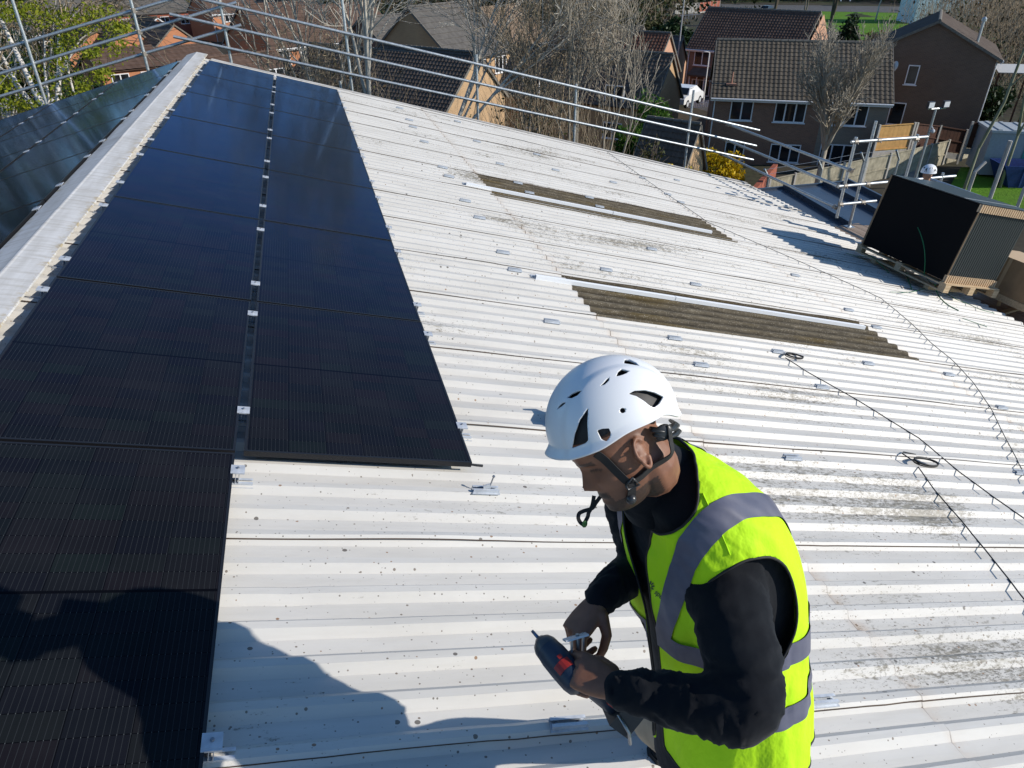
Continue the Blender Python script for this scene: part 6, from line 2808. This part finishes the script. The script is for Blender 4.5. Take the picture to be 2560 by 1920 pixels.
for k in range(5200):
    # leaf clumps where the picture shows them: pixel clusters given real depth around the tree
    cxy = rnd.choice([(60, 20, 55, 22), (100, 38, 60, 22), (150, 45, 50, 26), (210, 60, 45, 25), (175, 95, 25, 30), (250, 30, 40, 18), (20, 35, 30, 20), (150, 130, 22, 40), (290, 110, 30, 28), (300, 70, 26, 16), (210, 215, 30, 28), (250, 180, 25, 20), (180, 255, 35, 14), (30, 262, 45, 18), (90, 265, 50, 14), (10, 215, 25, 30), (225, 130, 22, 14), (120, 200, 60, 50)])
    q = at_d(cxy[0] + rnd.gauss(0, 1) * cxy[2] * .62, cxy[1] + rnd.gauss(0, 1) * cxy[3] * .62, 20.6 + rnd.gauss(0, 1.0)) - Vector((bx.x, bx.y, GROUND))
    leaf(lmb, q, .050 * rnd.uniform(.6, 1.4), rnd)
lmb.build('leaves', LV['birch'], root)
root = bare_tree('second birch further left with thin white stems', (-90, 230), 22, 1.0, 5, 'birch', 3, 9, rad=.10, cfg=dict(levels=3, kids=(6, 5, 4)), name='birch_tree', leaves=('birch', 1500, .055, .35))

# ---- pale bare trees behind the far guard rail
T1C = dict(levels=3, kids=(8, 7, 5), ang=((16, 42), (18, 48), (20, 50), (20, 50)), ratio=(.40, .64), rmin=.0085, up=.05, wig=.12, first=.38)
bare_tree('pale multi stemmed bare tree behind the scaffold post right of the panels', (905, 235), 23.5, 3.0, 11, 'pale', 5, 7, (.08, 0), .075, T1C, fork=8.6)
bare_tree('pale bare tree with long branches slanting right behind the guard rails', (1000, 255), 23.0, 2.2, 23, 'pale', 4, 12, (.62, 0), .068, dict(T1C, up=.02), fork=7.2)
bare_tree('slim pale bare tree just right of the ridge end', (655, 176), 27, 3.0, 31, 'pale', 2, 6, (-.04, 0), .055, dict(T1C, kids=(6, 5, 4)), fork=6.0)
bare_tree('slim bare tree leaning left with pale branches above the far panels', (835, 214), 26, 3.0, 37, 'pale', 3, 7, (-.22, 0), .055, dict(T1C, kids=(6, 5, 4)), fork=6.5)
bare_tree('pale bare tree with drooping twigs between the scaffold posts above the panels', (775, 200), 25, 2.2, 53, 'pale', 3, 14, (.12, 0), .055, T1C, fork=6.2)
bare_tree('low bare sapling with arching pale branches at the far panel edge', (730, 190), 24, -1.2, 43, 'tan', 4, 22, (.05, 0), .05, dict(levels=3, kids=(6, 5, 4), ang=((20, 50), (25, 60), (30, 60)), up=.02, wig=.2), fork=6.0)
# ---- the twiggy thicket in the middle
THC = dict(levels=3, kids=(6, 7, 4), ang=((14, 34), (18, 42), (20, 46), (20, 55)), ratio=(.40, .62), rmin=.0085, up=.10, wig=.14, first=.30)
for i, (px, d, zt, st, ln, lab) in enumerate((((1440, 352), 24.5, .8, 4, (0, 0), 'twiggy grey bare tree behind the scaffold post in the middle of the rails'), ((1385, 345), 25.5, .9, 3, (-.12, 0), 'twiggy bare tree left of the middle scaffold post'),
                                              ((1500, 362), 25, -.2, 3, (.12, 0), 'twiggy bare tree right of the middle scaffold post'), ((1325, 330), 25, -.8, 3, (-.05, 0), 'bare tree with tangled branches at the left of the thicket'))):
    bare_tree(lab, px, d, zt, 60 + i * 7, 'tan' if i % 2 else 'mid', st, 13, ln, .05, THC, fork=5.2)
bare_tree('bare tree with dense fine twigs in front of the wide brown house', (2050, 425), 40, -3.3, 91, 'mid', 6, 21, (.02, 0), .16, dict(levels=3, kids=(8, 7, 6), ang=((16, 38), (20, 44), (20, 46), (20, 50)), ratio=(.42, .6), rmin=.011, up=.10, wig=.14, first=.15), fork=3.6)
bare_tree('slender greenish bare tree rising over the right corner of the picture', (2455, 335), 37, 5.0, 97, 'green', 1, 6, (.10, 0), .085, dict(levels=3, kids=(8, 5, 4), ang=((25, 55), (25, 50), (25, 50), (20, 50)), rmin=.010, first=.25), fork=3.5)
bare_tree('greenish bare tree at the right edge of the picture', (2560, 300), 40, 5, 101, 'green', 2, 9, (-.05, 0), .08, dict(levels=3, kids=(7, 5, 4), ang=((25, 55), (25, 50), (25, 50), (20, 50)), rmin=.010), fork=3.0)
# trees around the green at the top right
for i, (px, d, zt, bk_, lab) in enumerate((((2075, 62), 118, 1, 'dark', 'dark trunked bare tree on the green above the wide brown house'), ((2190, 46), 150, 1.0, 'pale', 'pale thin tree on the green near the far road'),
                                           ((2010, 40), 125, 0, 'grey', 'small bare tree left of the green by the parked dark car'), ((1935, 36), 140, 1, 'dark', 'dark bare tree standing by the parked dark car'))):
    bare_tree(lab, px, d, zt, 120 + i * 3, bk_, 2, 12, (.05, 0), .28 if i in (0, 3) else .16, dict(levels=3, kids=(8, 6, 5), rmin=.035, ang=((20, 50), (25, 50), (25, 55))), fork=3.0)

# ---- shrubs and hedges
def gp(px, py, d):
    P = at_d(px, py, d)
    return Vector((P.x, P.y, terrain_z(P.x, P.y)))


def tall_bush(label, px, d, wpx, ytop, kind, n, size, seed, depth=2.5, **kw):
    """shrub standing on the ground at distance d, wpx wide and reaching ytop in the photograph"""
    c = gp(px, ytop, d)
    zt = at_d(px, ytop, d).z
    h = max(1.0, zt - c.z)
    return bush(label, c, (wpx / FPX * d / 2, depth, h / 2.1), kind, n, size, seed, **kw)


tall_bush('dark green evergreen shrub behind the white birch stems', 100, 36, 150, 100, 'dark', 4200, .16, 201, 3, clumps=14)
tall_bush('dark green evergreen shrub right of the forked birch stem', 225, 38, 110, 125, 'dark', 3200, .16, 203, 3, clumps=12)
tall_bush('yellow green low shrub along the left panels', 60, 27, 230, 235, 'birch', 2600, .08, 205, 3, clumps=16)
tall_bush('brownish shrub between birch and the ridge end', 200, 27, 150, 205, 'birch', 1800, .08, 207, 3, clumps=14)
tall_bush('olive ivy covered shrub below the middle guard rail', 1270, 28, 170, 262, 'olive', 3400, .085, 209, 2, clumps=14, stems=9)
tall_bush('olive shrub at the foot of the pale slanting tree', 1175, 30, 110, 235, 'olive', 2200, .085, 210, 2, clumps=12, stems=9)
tall_bush('bright green bush at the tan gable end', 1655, 44, 120, 205, 'bright', 3600, .13, 211, 2.2, clumps=12)
tall_bush('bright green bush left of the parked white car', 1590, 42, 130, 265, 'bright', 2600, .12, 213, 2, clumps=10)
tall_bush('tangled olive shrub below the thicket at the verge', 1600, 33, 170, 300, 'olive', 2600, .085, 215, 2, clumps=12, stems=10)
tall_bush('tangled brown shrub right of the low spreading tree', 1480, 32, 170, 300, 'brown', 2200, .085, 216, 2, clumps=12, stems=12)
tall_bush('yellow flowering forsythia bush beside the dark gable of the wide brown house', 1815, 43, 150, 352, 'yellow', 6600, .095, 217, 1.5, clumps=18, stems=9)
tall_bush('yellow flowering forsythia at the foot of the tan gable', 1722, 36, 85, 368, 'yellow', 3000, .09, 219, 1.3, clumps=12, stems=8)
tall_bush('small sprig of forsythia left of the scaffold post base', 1665, 36, 60, 378, 'yellow', 1300, .09, 221, 1.0, clumps=8, stems=8)
bush('pale blossoming shrub on the bank behind the wide brown house', gp(2090, 92, 88), (2.6, 2.6, 2.2), 'blossom', 1800, .2, 223, clumps=14)
bush('dark conifer behind the right end of the wide roof', gp(2127, 98, 84), (1.6, 1.6, 3.3), 'dark', 2600, .2, 225, clumps=12, name='conifer')
bush('rust coloured shrub on the green beside the dark conifer', gp(2200, 95, 92), (4.0, 3, 2.2), 'rust', 900, .18, 227, clumps=12, stems=14)
tall_bush('dark conifer hedge left of the porch house roof', 1690, 92, 130, 38, 'dark', 3600, .26, 229, 3, clumps=16, name='hedge', cat='hedge')
tall_bush('olive bush mass behind the reddish tiled roof', 1600, 100, 150, 22, 'olive', 3600, .28, 231, 4, clumps=16)
bush('green shrub by the path at the top', gp(1825, 40, 128), (5.5, 4, 2.6), 'olive', 2200, .3, 233, clumps=14)
bush('yellow green shrub in the garden right of the gabled house', gp(2480, 285, 48), (1.2, 1.2, 1.1), 'birch', 1200, .12, 235, clumps=8)
bush('dark garden shrub under the trees at the right', gp(2470, 275, 52), (3.0, 2, 2.2), 'dark', 1800, .16, 237, clumps=10)

# ---- far woods that read as one mass
def woods(name, spots, seed, kinds):
    rnd = Rnd(seed)
    for kind, n, size in kinds:
        m = MB()
        for k in range(n):
            px, py, d, w_, h_ = rnd.choice(spots)
            P = at_d(px, py, d)
            z0_ = terrain_z(P.x, P.y)
            t = rnd.random()
            if h_ is None:
                h_ = P.z - z0_ + .5
                t = t ** .45
            cl = math.sin(px * .9 + rnd.randrange(5) * 2.1) * w_ * .5
            q = Vector((P.x + cl + rnd.gauss(0, w_ * .28), P.y + rnd.gauss(0, w_ * .5), z0_ + h_ * (t ** .8) * (.8 + .3 * math.sin(P.x * .7 + cl))))
            if kind == 'twig':
                e = q + Vector((rnd.gauss(0, .5), rnd.gauss(0, .5), rnd.uniform(.6, 2.2)))
                m.tube([q, e], [size, size * .5], 3, caps=False)
            else:
                leaf(m, q, size * rnd.uniform(.6, 1.5), rnd)
        tag(m.build(name, BK['tan'] if kind == 'twig' else LV[kind], None), kind='stuff')


woods('woodland', [(880, 30, 120, 9, 10), (960, 25, 115, 9, 10), (1040, 30, 112, 9, 10), (1130, 32, 108, 9, 10), (1230, 30, 105, 9, 11), (1320, 30, 108, 9, 11), (1400, 28, 110, 9, 11), (1480, 25, 110, 9, 11), (1560, 20, 118, 9, 11), (560, 20, 140, 10, 9), (640, 20, 138, 10, 9), (780, 20, 132, 10, 9), (1640, 15, 130, 9, 10)], 301, (('olive', 9000, .34), ('brown', 6000, .34), ('dark', 4500, .4), ('twig', 5000, .03)))
woods('woodland', [(2440, 120, 70, 6, 11), (2520, 130, 66, 6, 11), (2590, 150, 62, 6, 11), (2480, 80, 85, 7, 12), (2560, 70, 88, 7, 13), (2400, 60, 100, 7, 10), (2640, 120, 75, 7, 12)], 303, (('twig', 9000, .022), ('brown', 3500, .16), ('olive', 1500, .18)))
woods('woodland', [(1750, -12, 210, 12, 12), (1850, -12, 212, 12, 12), (1960, -12, 215, 12, 12), (2060, -12, 215, 12, 12), (2170, -10, 214, 12, 12), (2260, -8, 212, 12, 12), (1680, -10, 205, 12, 12), (2360, 5, 200, 12, 12)], 305, (('olive', 3500, .6), ('dark', 3500, .6), ('twig', 2500, .06)))
woods('woodland', [(20, -5, 150, 12, 9), (110, -5, 155, 12, 9), (220, -8, 160, 12, 9), (330, -12, 170, 12, 9), (450, -14, 172, 12, 9), (60, 60, 70, 6, 6), (-40, 40, 75, 7, 8)], 307, (('olive', 3500, .4), ('dark', 2500, .4), ('twig', 1500, .05)))
woods('undergrowth', [(x, y, d, 2.4, None) for x, y, d in ((780, 212, 27), (850, 228, 27), (930, 245, 27), (1010, 262, 28), (1090, 278, 28), (1160, 290, 29), (1250, 308, 29), (1330, 328, 30), (1400, 338, 30), (1480, 352, 31), (1530, 362, 32))], 309, (('brown', 2600, .07), ('olive', 3000, .07), ('twig', 2600, .008)))
woods('woodland', [(-250 - 190 * i, 260 - 22 * i, 24 + 3 * (i % 3), 5, 24) for i in range(9)] + [(-420 - 250 * i, 200, 40, 7, 26) for i in range(6)], 311, (('dark', 13000, .55), ('twig', 2500, .03)))  # unseen trees left of the view, added tall and dense to darken panel reflections
# ================================================================== light, sky, camera
SUN_EL, SUN_AZ = R(27.0), R(25.5)
to_sun = Vector((math.cos(SUN_EL) * math.cos(SUN_AZ), -math.cos(SUN_EL) * math.sin(SUN_AZ), math.sin(SUN_EL)))
ld = bpy.data.lights.new('sun', 'SUN')
ld.energy = 4.85
ld.angle = R(.53)
ld.color = (1.0, .935, .84)
lo = bpy.data.objects.new('sun', ld)
COL.objects.link(lo)
lo.rotation_euler = (-to_sun).to_track_quat('-Z', 'Y').to_euler()
lo.location = (20, -10, 30)
w = bpy.data.worlds.new('World')
scene.world = w
w.use_nodes = True
nt = w.node_tree
bg = nt.nodes['Background']
sky = nt.nodes.new('ShaderNodeTexSky')
sky.sky_type = 'NISHITA'
sky.sun_disc = False
sky.sun_elevation = SUN_EL
sky.sun_rotation = math.atan2(to_sun.x, to_sun.y)
sky.air_density = 1.0
sky.dust_density = .05
sky.ozone_density = 4.0
hs = nt.nodes.new('ShaderNodeMix')
hs.data_type = 'RGBA'
hs.blend_type = 'MULTIPLY'
hs.inputs[0].default_value = 1.0
hs.inputs[7].default_value = (.90, 1.05, 1.14, 1)      # white balance set for the warm sun
nt.links.new(sky.outputs[0], hs.inputs[6])
nt.links.new(hs.outputs[2], bg.inputs[0])
bg.inputs[1].default_value = .120
cam = bpy.data.cameras.new('camera')
co = bpy.data.objects.new('camera', cam)
COL.objects.link(co)
mw = Matrix((RIGHT, -DOWN, -FWD)).transposed()
# orthonormalise
z = mw.col[2].normalized()
x = (mw.col[0] - z * mw.col[0].dot(z)).normalized()
y = z.cross(x)
co.matrix_world = Matrix.Translation(CAM) @ Matrix((x, y, z)).transposed().to_4x4()
cam.sensor_width = 36
cam.lens = 36 * FPX / 2560
cam.clip_start = .05
cam.clip_end = 3000
scene.camera = co
scene.view_settings.view_transform = 'Standard'
scene.view_settings.look = 'None'
scene.view_settings.exposure = 0
scene.view_settings.gamma = 1
scene.view_settings.use_curve_mapping = False
scene.cycles.max_bounces = 6
scene.cycles.use_denoising = True
